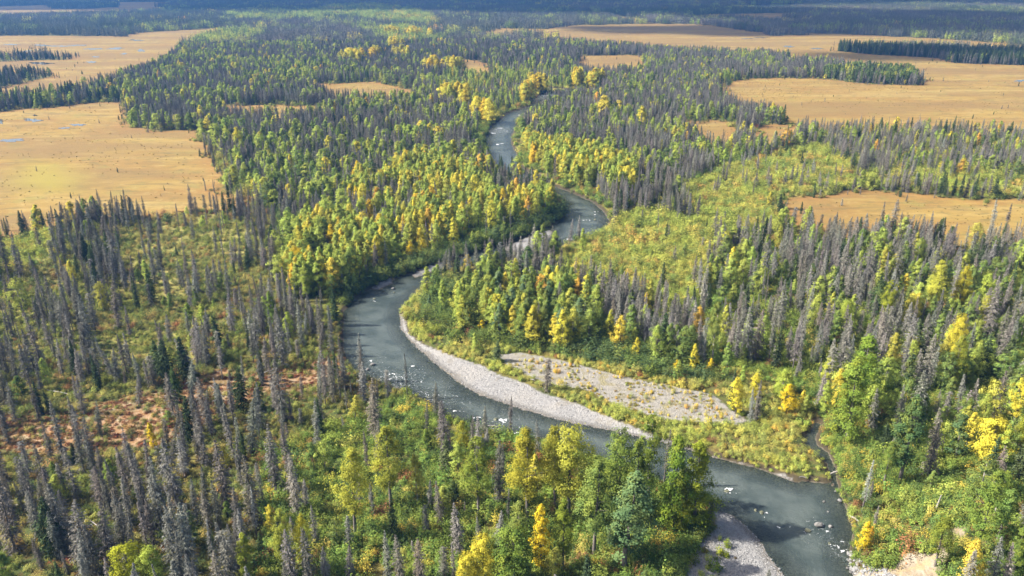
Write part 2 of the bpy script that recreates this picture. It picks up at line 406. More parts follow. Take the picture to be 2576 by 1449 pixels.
def mat_leaf(name, trans=0.3, warm=0.25):
    m, nt, N, L = new_mat(name); b = NB(nt)
    tint = b.attr('tint', 'INSTANCER', 'Color'); var = b.attr('var'); hue = b.attr('hue')
    c = b.mix(b.math('MULTIPLY', hue, warm), tint, (0.40, 0.38, 0.04))
    mul = N.new('ShaderNodeVectorMath'); mul.operation = 'SCALE'; L.new(c, mul.inputs[0]); L.new(var, mul.inputs['Scale'])
    c = mul.outputs[0]
    d = N.new('ShaderNodeBsdfDiffuse'); L.new(c, d.inputs['Color'])
    t = N.new('ShaderNodeBsdfTranslucent'); L.new(c, t.inputs['Color'])
    mx = N.new('ShaderNodeMixShader'); mx.inputs[0].default_value = trans
    L.new(d.outputs[0], mx.inputs[1]); L.new(t.outputs[0], mx.inputs[2])
    b.out(mx.outputs[0])
    return m
def mat_twig(name, use_tint=True, col=(0.2, 0.18, 0.17)):
    m, nt, N, L = new_mat(name); b = NB(nt)
    c = b.attr('tint', 'INSTANCER', 'Color') if use_tint else None
    var = b.attr('var')
    n = b.noise(b.pos(), 1.3, 3)
    mul = N.new('ShaderNodeVectorMath'); mul.operation = 'SCALE'
    if use_tint: L.new(c, mul.inputs[0])
    else: mul.inputs[0].default_value = col
    L.new(b.math('MULTIPLY', var, b.ramp(n, 0.3, 0.7, 0.75, 1.2)), mul.inputs['Scale'])
    d = N.new('ShaderNodeBsdfDiffuse'); L.new(mul.outputs[0], d.inputs['Color'])
    b.out(d.outputs[0])
    return m
def mat_plain(name, c1, c2, scale, rough=0.9, bumpd=0.05):
    m, nt, N, L = new_mat(name); b = NB(nt)
    P = b.pos(); n = b.noise(P, scale, 5, 0.65); n2 = b.noise(P, scale * 4, 4, 0.65)
    c = b.mix(b.ramp(n, 0.35, 0.65), c1, c2)
    c = b.mix(b.ramp(n2, 0.5, 0.75, 0, 0.5), c, tuple(v * 0.5 for v in c1))
    b.out(b.principled(c, rough, b.bump(n2, 0.7, bumpd), 0.3))
    return m

M_GROUND = mat_ground()
M_WATER = mat_water()
M_POND = mat_water('bog_water', True)
M_LEAF = mat_leaf('leaves', 0.42, 0.3)
M_SHRUB = mat_leaf('shrub_leaves', 0.35, 0.3)
M_NEEDLE = mat_leaf('needles', 0.1, 0.0)
M_DEAD = mat_twig('dead_twigs', True)
M_BARK = mat_plain('bark', (0.11, 0.095, 0.085), (0.17, 0.155, 0.14), 1.4)
M_PALEBARK = mat_plain('pale_bark', (0.22, 0.20, 0.175), (0.36, 0.34, 0.31), 1.1)
M_DEADBARK = mat_plain('dead_bark', (0.075, 0.066, 0.062), (0.14, 0.125, 0.115), 1.6)
M_LOG = mat_plain('weathered_wood', (0.22, 0.205, 0.19), (0.32, 0.30, 0.28), 1.5)
M_ROCK = mat_plain('boulder_stone', (0.09, 0.088, 0.083), (0.18, 0.176, 0.17), 1.2, 0.85, 0.15)
M_WETROCK = mat_plain('wet_stone', (0.07, 0.075, 0.05), (0.15, 0.15, 0.09), 1.2, 0.35, 0.1)
M_COBBLE = mat_plain('cobbles', (0.155, 0.155, 0.155), (0.255, 0.255, 0.255), 0.9, 0.9, 0.05)
M_FOAM = mat_plain('foam', (0.42, 0.44, 0.46), (0.6, 0.61, 0.62), 2.0, 0.6, 0.08)

# ------------------------------------------------------------------ mesh helpers
def mesh_from(name, V, F, mats, mat_idx=None, attrs=None, smooth=False):
    """V (n,3); F list of (k,) index arrays groups [(array (m,k))...]"""
    me = bpy.data.meshes.new(name)
    V = np.asarray(V, np.float32)
    groups = [np.asarray(f, np.int32) for f in F if len(f)]
    loops = np.concatenate([g.ravel() for g in groups])
    tot = np.concatenate([np.full(len(g), g.shape[1], np.int32) for g in groups])
    start = np.concatenate([[0], np.cumsum(tot)[:-1]]).astype(np.int32)
    me.vertices.add(len(V)); me.vertices.foreach_set('co', V.ravel())
    me.loops.add(len(loops)); me.loops.foreach_set('vertex_index', loops.astype(np.int32))
    me.polygons.add(len(tot)); me.polygons.foreach_set('loop_start', start); me.polygons.foreach_set('loop_total', tot)
    if mat_idx is not None: me.polygons.foreach_set('material_index', np.asarray(mat_idx, np.int32))
    if smooth: me.polygons.foreach_set('use_smooth', np.ones(len(tot), bool))
    for mm in mats: me.materials.append(mm)
    for (an, dom, arr) in (attrs or []):
        a = me.attributes.new(an, 'FLOAT', dom)
        a.data.foreach_set('value', np.asarray(arr, np.float32))
    me.update(calc_edges=True)
    return me
def add_obj(name, data, parent=None, **props):
    o = bpy.data.objects.new(name, data)
    COL.objects.link(o)
    if parent is not None: o.parent = parent
    for k, v in props.items(): o[k] = v
    return o
class Soup:
    """collects quads and triangles with var / hue per face and a material index"""
    def __init__(s): s.V = []; s.n = 0; s.Q = []; s.T = []; s.qa = []; s.ta = []
    def quads(s, P, var, hue, mi):          # P (m,4,3)
        m = len(P)
        if m == 0: return
        s.V.append(P.reshape(-1, 3)); s.Q.append(np.arange(m * 4).reshape(m, 4) + s.n); s.n += m * 4
        s.qa.append(np.stack([np.broadcast_to(var, m), np.broadcast_to(hue, m), np.full(m, mi)], 1))
    def tris(s, P, var, hue, mi):
        m = len(P)
        if m == 0: return
        s.V.append(P.reshape(-1, 3)); s.T.append(np.arange(m * 3).reshape(m, 3) + s.n); s.n += m * 3
        s.ta.append(np.stack([np.broadcast_to(var, m), np.broadcast_to(hue, m), np.full(m, mi)], 1))
    def tube(s, pts, rad, sides, var, mi):
        pts = np.asarray(pts, float); k = len(pts)
        ang = np.arange(sides) * 2 * math.pi / sides
        d = pts[-1] - pts[0]; d = d / (np.linalg.norm(d) + 1e-9)
        u = np.cross(d, [0.3, 0.9, 0.1]); u /= np.linalg.norm(u); w = np.cross(d, u)
        R = pts[:, None, :] + np.asarray(rad)[:, None, None] * (np.cos(ang)[None, :, None] * u + np.sin(ang)[None, :, None] * w)
        s.V.append(R.reshape(-1, 3))
        q = []
        for i in range(k - 1):
            for j in range(sides):
                q.append((i * sides + j, i * sides + (j + 1) % sides, (i + 1) * sides + (j + 1) % sides, (i + 1) * sides + j))
        s.Q.append(np.array(q) + s.n); s.n += k * sides
        s.qa.append(np.stack([np.full(len(q), var), np.zeros(len(q)), np.full(len(q), mi)], 1))
    def build(s, name, mats, only=None):
        V = np.concatenate(s.V)
        Q = np.concatenate(s.Q) if s.Q else np.zeros((0, 4), int); T = np.concatenate(s.T) if s.T else np.zeros((0, 3), int)
        qa = np.concatenate(s.qa) if s.qa else np.zeros((0, 3)); ta = np.concatenate(s.ta) if s.ta else np.zeros((0, 3))
        if only is not None:
            k = qa[:, 2] == only; Q = Q[k]; qa = qa[k]; k = ta[:, 2] == only; T = T[k]; ta = ta[k]
            used = np.unique(np.concatenate([Q.ravel(), T.ravel()])); mp = np.full(len(V), -1); mp[used] = np.arange(len(used))
            V = V[used]; Q = mp[Q]; T = mp[T]
            mats = [mats[only]]; qa = qa.copy(); ta = ta.copy(); qa[:, 2] = 0; ta[:, 2] = 0
        A = np.concatenate([qa, ta])
        return mesh_from(name, V, [Q, T], mats, A[:, 2], [('var', 'FACE', A[:, 0]), ('hue', 'FACE', A[:, 1])])

def rand_unit(rng, n):
    v = rng.normal(size=(n, 3)); return v / np.linalg.norm(v, axis=1, keepdims=True)
def leaf_quads(rng, C, out, size, flat=0.5):
    """leaf-sized quads at C, normals leaning towards out"""
    n = len(C)
    nor = out * 1.25 + rand_unit(rng, n) * 0.6 + np.array([0, 0, 0.45]); nor /= np.linalg.norm(nor, axis=1, keepdims=True)
    u = np.cross(nor, rand_unit(rng, n)); u /= np.linalg.norm(u, axis=1, keepdims=True) + 1e-9
    w = np.cross(nor, u)
    sz = (size * rng.uniform(0.6, 1.35, n))[:, None]
    u = u * sz; w = w * sz * rng.uniform(0.55, 0.95, n)[:, None]
    return np.stack([C - u * 0.5, C + w * 0.5 - u * 0.05, C + u * 0.5, C - w * 0.5 + u * 0.05], 1)

# ------------------------------------------------------------------ plants
def gen_poplar(seed, H=16.0, R=2.5, nb=64, per=44, leaf=0.36, base=0.2, shape='oval', gaps=0.0, trunk_mi=0, leaf_mi=1, lean=0.0):
    rng = np.random.default_rng(seed); s = Soup()
    bend = rng.normal(0, 0.25, 2)
    zs = np.array([-0.3, 0.15 * H, 0.45 * H, 0.75 * H, 0.97 * H])
    tx = np.stack([bend[0] * (zs / H) ** 2 + 0.15 * np.sin(zs * 0.5 + seed), bend[1] * (zs / H) ** 2, zs], 1)
    s.tube(tx, [0.020 * H * 0.95, 0.016 * H, 0.011 * H, 0.006 * H, 0.0015 * H], 7, 1.0, trunk_mi)
    def axis(z): return np.stack([np.interp(z, zs, tx[:, 0]), np.interp(z, zs, tx[:, 1]), z], -1)
    t = (np.arange(nb) + rng.uniform(0, 1, nb)) / nb
    t = t ** 0.92
    if shape == 'cone': prof = (1 - t) ** 0.56 * np.minimum(1, (t + 0.10) / 0.2) * 1.12
    elif shape == 'round': prof = np.sqrt(np.maximum(0.02, 1 - (1.9 * (t - 0.5)) ** 2))
    elif shape == 'column': prof = 0.8 * np.minimum(1, (t + 0.05) / 0.12) * np.minimum(1, (1.03 - t) / 0.35)
    else: prof = np.maximum(0.10, np.sin(math.pi * np.clip(t * 0.93 + 0.06, 0, 1) ** 0.78)) ** 0.85
    a = rng.uniform(0, 2 * math.pi, nb)
    lump = 1 + 0.28 * np.sin(a * 2 + seed) * np.sin(t * 9 + seed * 2) + rng.normal(0, 0.12, nb)
    rad = R * prof * np.sqrt(rng.uniform(0.12, 1.0, nb)) * lump
    z = (base + (1 - base) * t) * H
    C = axis(z); C[:, 0] += np.cos(a) * rad; C[:, 1] += np.sin(a) * rad
    keep = rng.uniform(0, 1, nb) > gaps
    for i in np.nonzero(keep)[0]:
        k = int(per * rng.uniform(0.6, 1.3))
        rr = rng.uniform(0.34, 0.72) * (0.55 + 0.5 * prof[i]) * (R / 2.4) ** 0.8
        off = rng.normal(size=(k, 3)) * np.array([rr, rr, rr * 0.9]) * 0.62
        P = C[i] + off
        ax = axis(np.array([z[i] - 0.6]))[0]
        o = P - ax; o /= np.linalg.norm(o, axis=1, keepdims=True) + 1e-6
        v = rng.uniform(0.78, 1.2) * rng.uniform(0.85, 1.15, k)
        h = np.clip(rng.normal(0.25, 0.35) + rng.normal(0, 0.1, k) + 0.15 * t[i], 0, 1)
        s.quads(leaf_quads(rng, P, o, leaf), v, h, leaf_mi)
        if i % 4 == 0:
            c0 = axis(np.array([max(0.1 * H, z[i] - 0.9 - rad[i] * 0.5)]))[0]
            s.tube([c0, (c0 + C[i]) / 2 + [0, 0, -0.1], C[i]], [0.035 + 0.012 * rad[i], 0.03, 0.012], 3, 0.9, trunk_mi)
    return s
def gen_spruce(seed, H=13.0, R=1.25, nb=230, twigs=9, wid=0.05, dead=True, broken=0.0, sparse=0.0, base=0.03, trunk_mi=0, leaf_mi=1):
    rng = np.random.default_rng(seed); s = Soup()
    b = rng.normal(0, 0.12, 2)
    zs = np.array([-0.3, 0.3 * H, 0.65 * H, H * (1 - broken)])
    tx = np.stack([b[0] * (zs / H) ** 2 * 2, b[1] * (zs / H) ** 2 * 2, zs], 1)
    s.tube(tx, [0.0135 * H, 0.0095 * H, 0.0055 * H, 0.0012 * H + broken * 0.05], 6, 1.0, trunk_mi)
    t = np.sort(rng.uniform(0, 1, nb)) ** 0.93
    t = base + (1 - base) * t
    t = t[t < 1 - broken]
    # dead stretches carry shorter, thinner branches
    dens = 0.66 + 0.55 * vnoise(t * 10 + seed * 3.1, t * 0 + seed, 1.1, seed)
    keep = rng.uniform(0, 1, len(t)) > sparse; t = t[keep]; dens = dens[keep]
    n = len(t)
    prof = np.minimum(1.0, (1 - t) * 2.4 + 0.07) ** 0.8 * (0.80 + 0.28 * (1 - t))
    L = R * prof * dens * rng.uniform(0.65, 1.2, n)
    a = np.arange(n) * 2.399 + rng.normal(0, 0.5, n)
    z0 = t * H
    droop = (0.15 + 0.45 * (1 - t)) * rng.uniform(0.6, 1.4, n)
    A = np.stack([np.interp(z0, zs, tx[:, 0]), np.interp(z0, zs, tx[:, 1]), z0], 1)
    d = np.stack([np.cos(a), np.sin(a), -droop], 1)
    B = A + d * L[:, None] * np.array([1, 1, 1.0]) + np.array([0, 0, 0.10]) * L[:, None]
    side = np.stack([-np.sin(a), np.cos(a), np.zeros(n)], 1)
    w = wid * rng.uniform(0.7, 1.2, n)[:, None]
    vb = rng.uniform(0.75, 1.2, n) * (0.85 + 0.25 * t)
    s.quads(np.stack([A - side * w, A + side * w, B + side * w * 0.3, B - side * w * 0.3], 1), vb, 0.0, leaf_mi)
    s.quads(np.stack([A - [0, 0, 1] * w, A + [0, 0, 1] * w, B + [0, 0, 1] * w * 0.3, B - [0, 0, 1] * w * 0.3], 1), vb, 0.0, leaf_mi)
    for k in range(twigs):
        f = rng.uniform(0.18, 1.0, n)[:, None]
        S = A + (B - A) * f
        sg = np.where(rng.uniform(0, 1, n) > 0.5, 1, -1)[:, None]
        dirn = side * sg * rng.uniform(0.3, 1.0, n)[:, None] + (B - A) / L[:, None] * rng.uniform(0.2, 0.8, n)[:, None] + np.array([0, 0, -1]) * rng.uniform(0.0, 0.9, n)[:, None]
        dirn /= np.linalg.norm(dirn, axis=1, keepdims=True)
        ln = (L * rng.uniform(0.18, 0.45, n) * (1.15 - 0.5 * f[:, 0]) + 0.10)[:, None]
        perp = np.cross(dirn, rand_unit(rng, n)); perp /= np.linalg.norm(perp, axis=1, keepdims=True) + 1e-6
        ww = (wid * (1.0 if dead else 1.9)) * rng.uniform(0.7, 1.3, n)[:, None]
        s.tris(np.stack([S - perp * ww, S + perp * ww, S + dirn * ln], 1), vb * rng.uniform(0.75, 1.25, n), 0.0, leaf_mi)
    return s
def gen_shrub(seed, H=1.9, R=1.3, nb=16, per=16, leaf=0.30, low=0.0, leaf_mi=1, trunk_mi=0):
    rng = np.random.default_rng(seed); s = Soup()
    for i in range(nb):
        a = rng.uniform(0, 2 * math.pi); r = R * math.sqrt(rng.uniform(0, 1)) * 0.85
        top = H * (1 - 0.45 * (r / R) ** 2) * rng.uniform(0.6, 1.08)
        c = np.array([math.cos(a) * r, math.sin(a) * r, top * 0.72])
        k = int(per * rng.uniform(0.7, 1.3))
        P = c + rng.normal(size=(k, 3)) * np.array([0.2 * R, 0.2 * R, 0.24 * H])
        P[:, 2] = np.maximum(P[:, 2], 0.05)
        o = P - np.array([0, 0, 0.1]); o /= np.linalg.norm(o, axis=1, keepdims=True) + 1e-6
        s.quads(leaf_quads(rng, P, o, leaf), rng.uniform(0.72, 1.22) * rng.uniform(0.85, 1.15, k), np.clip(rng.normal(0.2, 0.3), 0, 1), leaf_mi)
        if i % 3 == 0:
            s.tube([(c[0] * 0.15, c[1] * 0.15, -0.15), c * 0.6, c], [0.045, 0.03, 0.012], 3, 0.9, trunk_mi)
    return s

PROTO = {}          # kind -> list of dicts(soup, height, mats)
def reg(kind, soup, H, R, mats): PROTO.setdefault(kind, []).append(dict(s=soup, H=H, R=R, mats=mats))
LP = [M_BARK, M_LEAF]; LPP = [M_PALEBARK, M_LEAF]; LD = [M_DEADBARK, M_DEAD]; LN = [M_DEADBARK, M_NEEDLE]; LS = [M_BARK, M_SHRUB]
for i, (sh, R, g, bs) in enumerate([('oval', 3.0, 0, .12), ('cone', 3.2, 0, .06), ('round', 3.1, .06, .16), ('cone', 2.7, .03, .08), ('oval', 2.4, .04, .12), ('oval', 3.5, .08, .12)]):
    reg('poplar', gen_poplar(101 + i, 16, R, 84, 46, 0.40, bs, sh, g), 16, R, LPP if i in (2,) else LP)
for i, (sh, R, g, bs, H) in enumerate([('round', 3.6, .2, .28, 18), ('oval', 3.7, .34, .30, 20), ('column', 2.6, .2, .22, 19), ('oval', 3.3, .42, .26, 20), ('round', 3.1, .1, .18, 15), ('cone', 3.4, .14, .08, 18)]):
    reg('big_poplar', gen_poplar(151 + i, H, R, 130, 84, 0.29, bs, sh, g), H, R, LPP if i in (3,) else LP)
for i, (R, tw, sp, br) in enumerate([(1.25, 11, .0, 0), (1.05, 10, .05, 0), (1.5, 11, .0, 0), (1.15, 9, .2, 0), (0.95, 9, .1, 0), (1.3, 10, .1, .22), (0.8, 6, .4, 0), (1.6, 11, .05, 0), (1.1, 8, .35, .1), (1.3, 10, .1, 0)]):
    reg('dead_spruce', gen_spruce(201 + i, 13, R, 270, tw, 0.05, True, br, sp, 0.28 if i in (3, 6, 8) else 0.03), 13, R, LD)
for i, (R, tw) in enumerate([(1.5, 10), (1.2, 10), (1.9, 11), (1.0, 9)]):
    reg('green_spruce', gen_spruce(301 + i, 12, R, 230, tw, 0.065, False, 0, 0), 12, R, LN)
for i, (R, H) in enumerate([(1.3, 1.7), (1.6, 2.1), (1.1, 1.5), (1.8, 2.6), (1.5, 1.3), (1.3, 2.4)]):
    reg('shrub', gen_shrub(401 + i, H, R, 17, 18, 0.27), H, R, LS)
for i in range(4):
    reg('heath', gen_shrub(451 + i, 0.55, 0.9, 12, 12, 0.2), 0.55, 0.9, LS)

# ------------------------------------------------------------------ ground sheet
def build_ground():
    r = np.concatenate([np.geomspace(62, 3400, 470), np.geomspace(3500, 11500, 24)])
    th = np.radians(np.linspace(-48, 48, 520))
    Rr, Th = np.meshgrid(r, th, indexing='ij')
    X = (Rr * np.sin(Th)).ravel(); Y = (Rr * np.cos(Th)).ravel()
    rs = river_sd(X, Y)
    gs = sdmax(X, Y, list(W_GRAVEL.values()), 40.0)
    Z = ground_z(X, Y, rs, gs)
    sm = sdmax(X, Y, list(W_MEADOW.values()), 40.0)
    for isl in W_ISLAND: sm = np.minimum(sm, -sdist(X, Y, isl, 40.0))
    so = sdmax(X, Y, list(W_OPEN.values()), 40.0); shh = sdmax(X, Y, list(W_HEATH.values()), 40.0)
    ss = sdist(X, Y, W_GRAVEL['sandy'], 40.0); sb = sdmax(X, Y, SAND, 40.0)
    lush = sdist(X, Y, wpoly([(40, 400), (180, 400), (260, 440), (220, 490), (60, 500), (-40, 470)]), 40.0)
    nr, nt = len(r), len(th)
    idx = np.arange(nr * nt).reshape(nr, nt)
    F = np.stack([idx[:-1, :-1], idx[:-1, 1:], idx[1:, 1:], idx[1:, :-1]], -1).reshape(-1, 4)
    V = np.stack([X, Y, Z], 1)
    cls = np.zeros(len(F), int)
    fm = sm[F].mean(1) + (fbm(X, Y, 26, 5, 4)[F].mean(1) - 0.5) * 22
    cls[fm > 0] = 1
    cls[gs[F].mean(1) > 0] = 2
    cls[sb[F].mean(1) > 0] = 3
    sm = sm + (fbm(X, Y, 26, 5, 4) - 0.5) * 22
    attrs = dict(sd_meadow=sm, sd_open=so, sd_heath=shh, sd_gravel=gs, sd_sandy=ss, sd_bluff=sb, sd_lush=lush)
    for k, nm in ((0, 'ground'), (1, 'bog_meadow_ground'), (2, 'gravel_bar_ground'), (3, 'sand_bluff_ground')):
        f = F[cls == k]; used = np.unique(f); mp = np.full(len(V), -1); mp[used] = np.arange(len(used))
        me = mesh_from(nm, V[used], [mp[f]], [M_GROUND], None, [(n, 'POINT', a[used]) for n, a in attrs.items()], smooth=True)
        add_obj(nm, me, kind='structure')
    # water: same grid where the bed lies below the water line
    wet = (rs > -3.0)
    f = F[wet[F].any(1)]; used = np.unique(f); mp = np.full(len(V), -1); mp[used] = np.arange(len(used))
    W = V[used].copy(); W[:, 2] = WATER_Z
    W[:, 2] += (fbm(W[:, 0], W[:, 1], 3.0, 61) - 0.5) * 0.10
    dep = np.maximum(0, WATER_Z - V[used, 2])
    rif = np.zeros(len(used))
    for (px, py, rad, amt) in RIFFLES:
        x0, y0 = unproject(px, py, WATER_Z); rif = np.maximum(rif, amt * np.exp(-((W[:, 0] - x0) ** 2 + (W[:, 1] - y0) ** 2) / rad ** 2))
    me = mesh_from('river', W, [mp[f]], [M_WATER], None, [('depth', 'POINT', dep), ('riffle', 'POINT', rif)], smooth=True)
    add_obj('river', me, kind='structure')

RIFFLES = [(1000, 960, 12, 1.0), (930, 920, 8, .7), (1080, 1000, 10, .9), (1250, 1065, 10, .8), (1130, 1010, 10, .7), (1250, 330, 22, 1.0), (1300, 290, 20, .6), (1265, 370, 25, .5), (1380, 243, 30, 1.0),
           (1500, 550, 10, .6), (1450, 590, 10, .6), (1420, 605, 8, .8), (1830, 1232, 4, .5), (2060, 1340, 7, .6), (2110, 1375, 6, .8), (980, 735, 8, .35), (940, 755, 6, .5), (1470, 1080, 10, .6), (2000, 1400, 8, .2)]
# tree islands standing inside the bogs (cut out of the bog colour)
ISLAND = {
 'upper_left_a': [(-60, 146), (20, 141), (90, 139), (185, 143), (180, 150), (100, 152), (-60, 156)],
 'upper_left_b': [(-60, 186), (40, 184), (130, 184), (135, 193), (60, 206), (10, 217), (-60, 222)],
 'dark_grove': [(2090, 128), (2150, 122), (2260, 118), (2576, 128), (2800, 130), (2800, 170), (2576, 164), (2400, 158), (2370, 146), (2200, 138)],
 'green_grove': [(2065, 194), (2080, 184), (2180, 180), (2295, 190), (2306, 206), (2280, 211), (2180, 210), (2100, 203)],
 'small_a': [(1284, 92), (1330, 86), (1360, 90), (1350, 97), (1300, 97)], 'small_b': [(1372, 98), (1395, 92), (1405, 97), (1390, 101)],
 'spit': [(1928, 84), (1950, 78), (2008, 80), (2008, 89), (1940, 90)], 'line_left': [(120, 10), (200, 9), (300, 12), (290, 18), (200, 23), (140, 22)],
 'far_patch': [(1745, 58), (1820, 54), (1950, 60), (1985, 66), (1900, 70), (1800, 66)],
}
W_ISLAND = [wpoly(p) for p in ISLAND.values()]
build_ground()

# ------------------------------------------------------------------ where what grows
C_YG, C_G, C_DG, C_BG = (0.250, 0.312, 0.058), (0.122, 0.182, 0.042), (0.062, 0.105, 0.034), (0.10, 0.168, 0.075)
C_Y, C_GOLD, C_O, C_OL = (0.46, 0.405, 0.050), (0.50, 0.375, 0.028), (0.48, 0.30, 0.050), (0.31, 0.315, 0.052)
PAL = {
 'mixed': [(C_YG, .47), (C_G, .27), (C_DG, .08), (C_Y, .11), (C_OL, .06), (C_O, .01)],
 'left': [(C_YG, .58), (C_G, .22), (C_DG, .08), (C_Y, .06), (C_OL, .05), (C_O, .01)],
 'grove': [(C_G, .36), (C_YG, .34), (C_BG, .06), (C_Y, .14), (C_OL, .08), (C_O, .015)],
 'gold': [(C_YG, .54), (C_OL, .16), (C_Y, .21), (C_G, .04), (C_O, .01), (C_GOLD, .04)],
 'right': [(C_G, .40), (C_YG, .36), (C_OL, .10), (C_DG, .08), (C_Y, .06)],
 'dark': [(C_DG, .55), (C_G, .38), (C_OL, .07)],
 'yellow': [(C_Y, .6), (C_GOLD, .25), (C_OL, .15)],
 's_under': [((.052, .092, .018), .24), ((.090, .150, .024), .36), ((.155, .195, .030), .26), ((.24, .21, .04), .08), ((.17, .085, .025), .02), ((.30, .24, .03), .04)],
 's_open': [((.195, .22, .038), .42), ((.27, .25, .045), .24), ((.10, .145, .03), .26), ((.30, .20, .045), .08)],
 's_rim': [((.24, .24, .055), .46), ((.29, .26, .05), .2), ((.15, .18, .04), .28), ((.36, .24, .04), .06)],
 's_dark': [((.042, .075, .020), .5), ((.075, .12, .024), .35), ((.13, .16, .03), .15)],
 's_heath': [((.21, .105, .045), .4), ((.26, .155, .06), .25), ((.17, .14, .045), .25), ((.19, .06, .03), .10)],
 's_left': [((.135, .148, .034), .30), ((.215, .190, .05), .27), ((.075, .108, .028), .26), ((.20, .125, .04), .10), ((.05, .07, .02), .07)],
 's_sap': [((.40, .30, .03), .40), ((.38, .23, .05), .15), ((.31, .28, .05), .27), ((.17, .20, .04), .18)],
 'dead': [((.146, .142, .122), .4), ((.116, .112, .096), .3), ((.184, .179, .157), .2), ((.140, .127, .102), .1)],
 'live': [((.050, .072, .034), .5), ((.062, .088, .036), .3), ((.08, .105, .045), .2)],
}
GAIN = {'dead': 1.42, 'live': 1.3, 's_heath': 1.25, 's_sap': 1.55}
def pick_tint(rng, pal, n):
    cols = (np.array([c for c, w in PAL[pal]]) + np.array([0, 0, 0] if pal in ('dead', 'live') else [0, -.004, .012])) * GAIN.get(pal, 1.6 if pal[:2] == 's_' else 1.28); w = np.array([w for c, w in PAL[pal]]); w /= w.sum()
    k = rng.choice(len(w), n, p=w)
    return cols[k] * rng.uniform(0.84, 1.16, (n, 1)) * rng.uniform(0.94, 1.06, (n, 3)), k
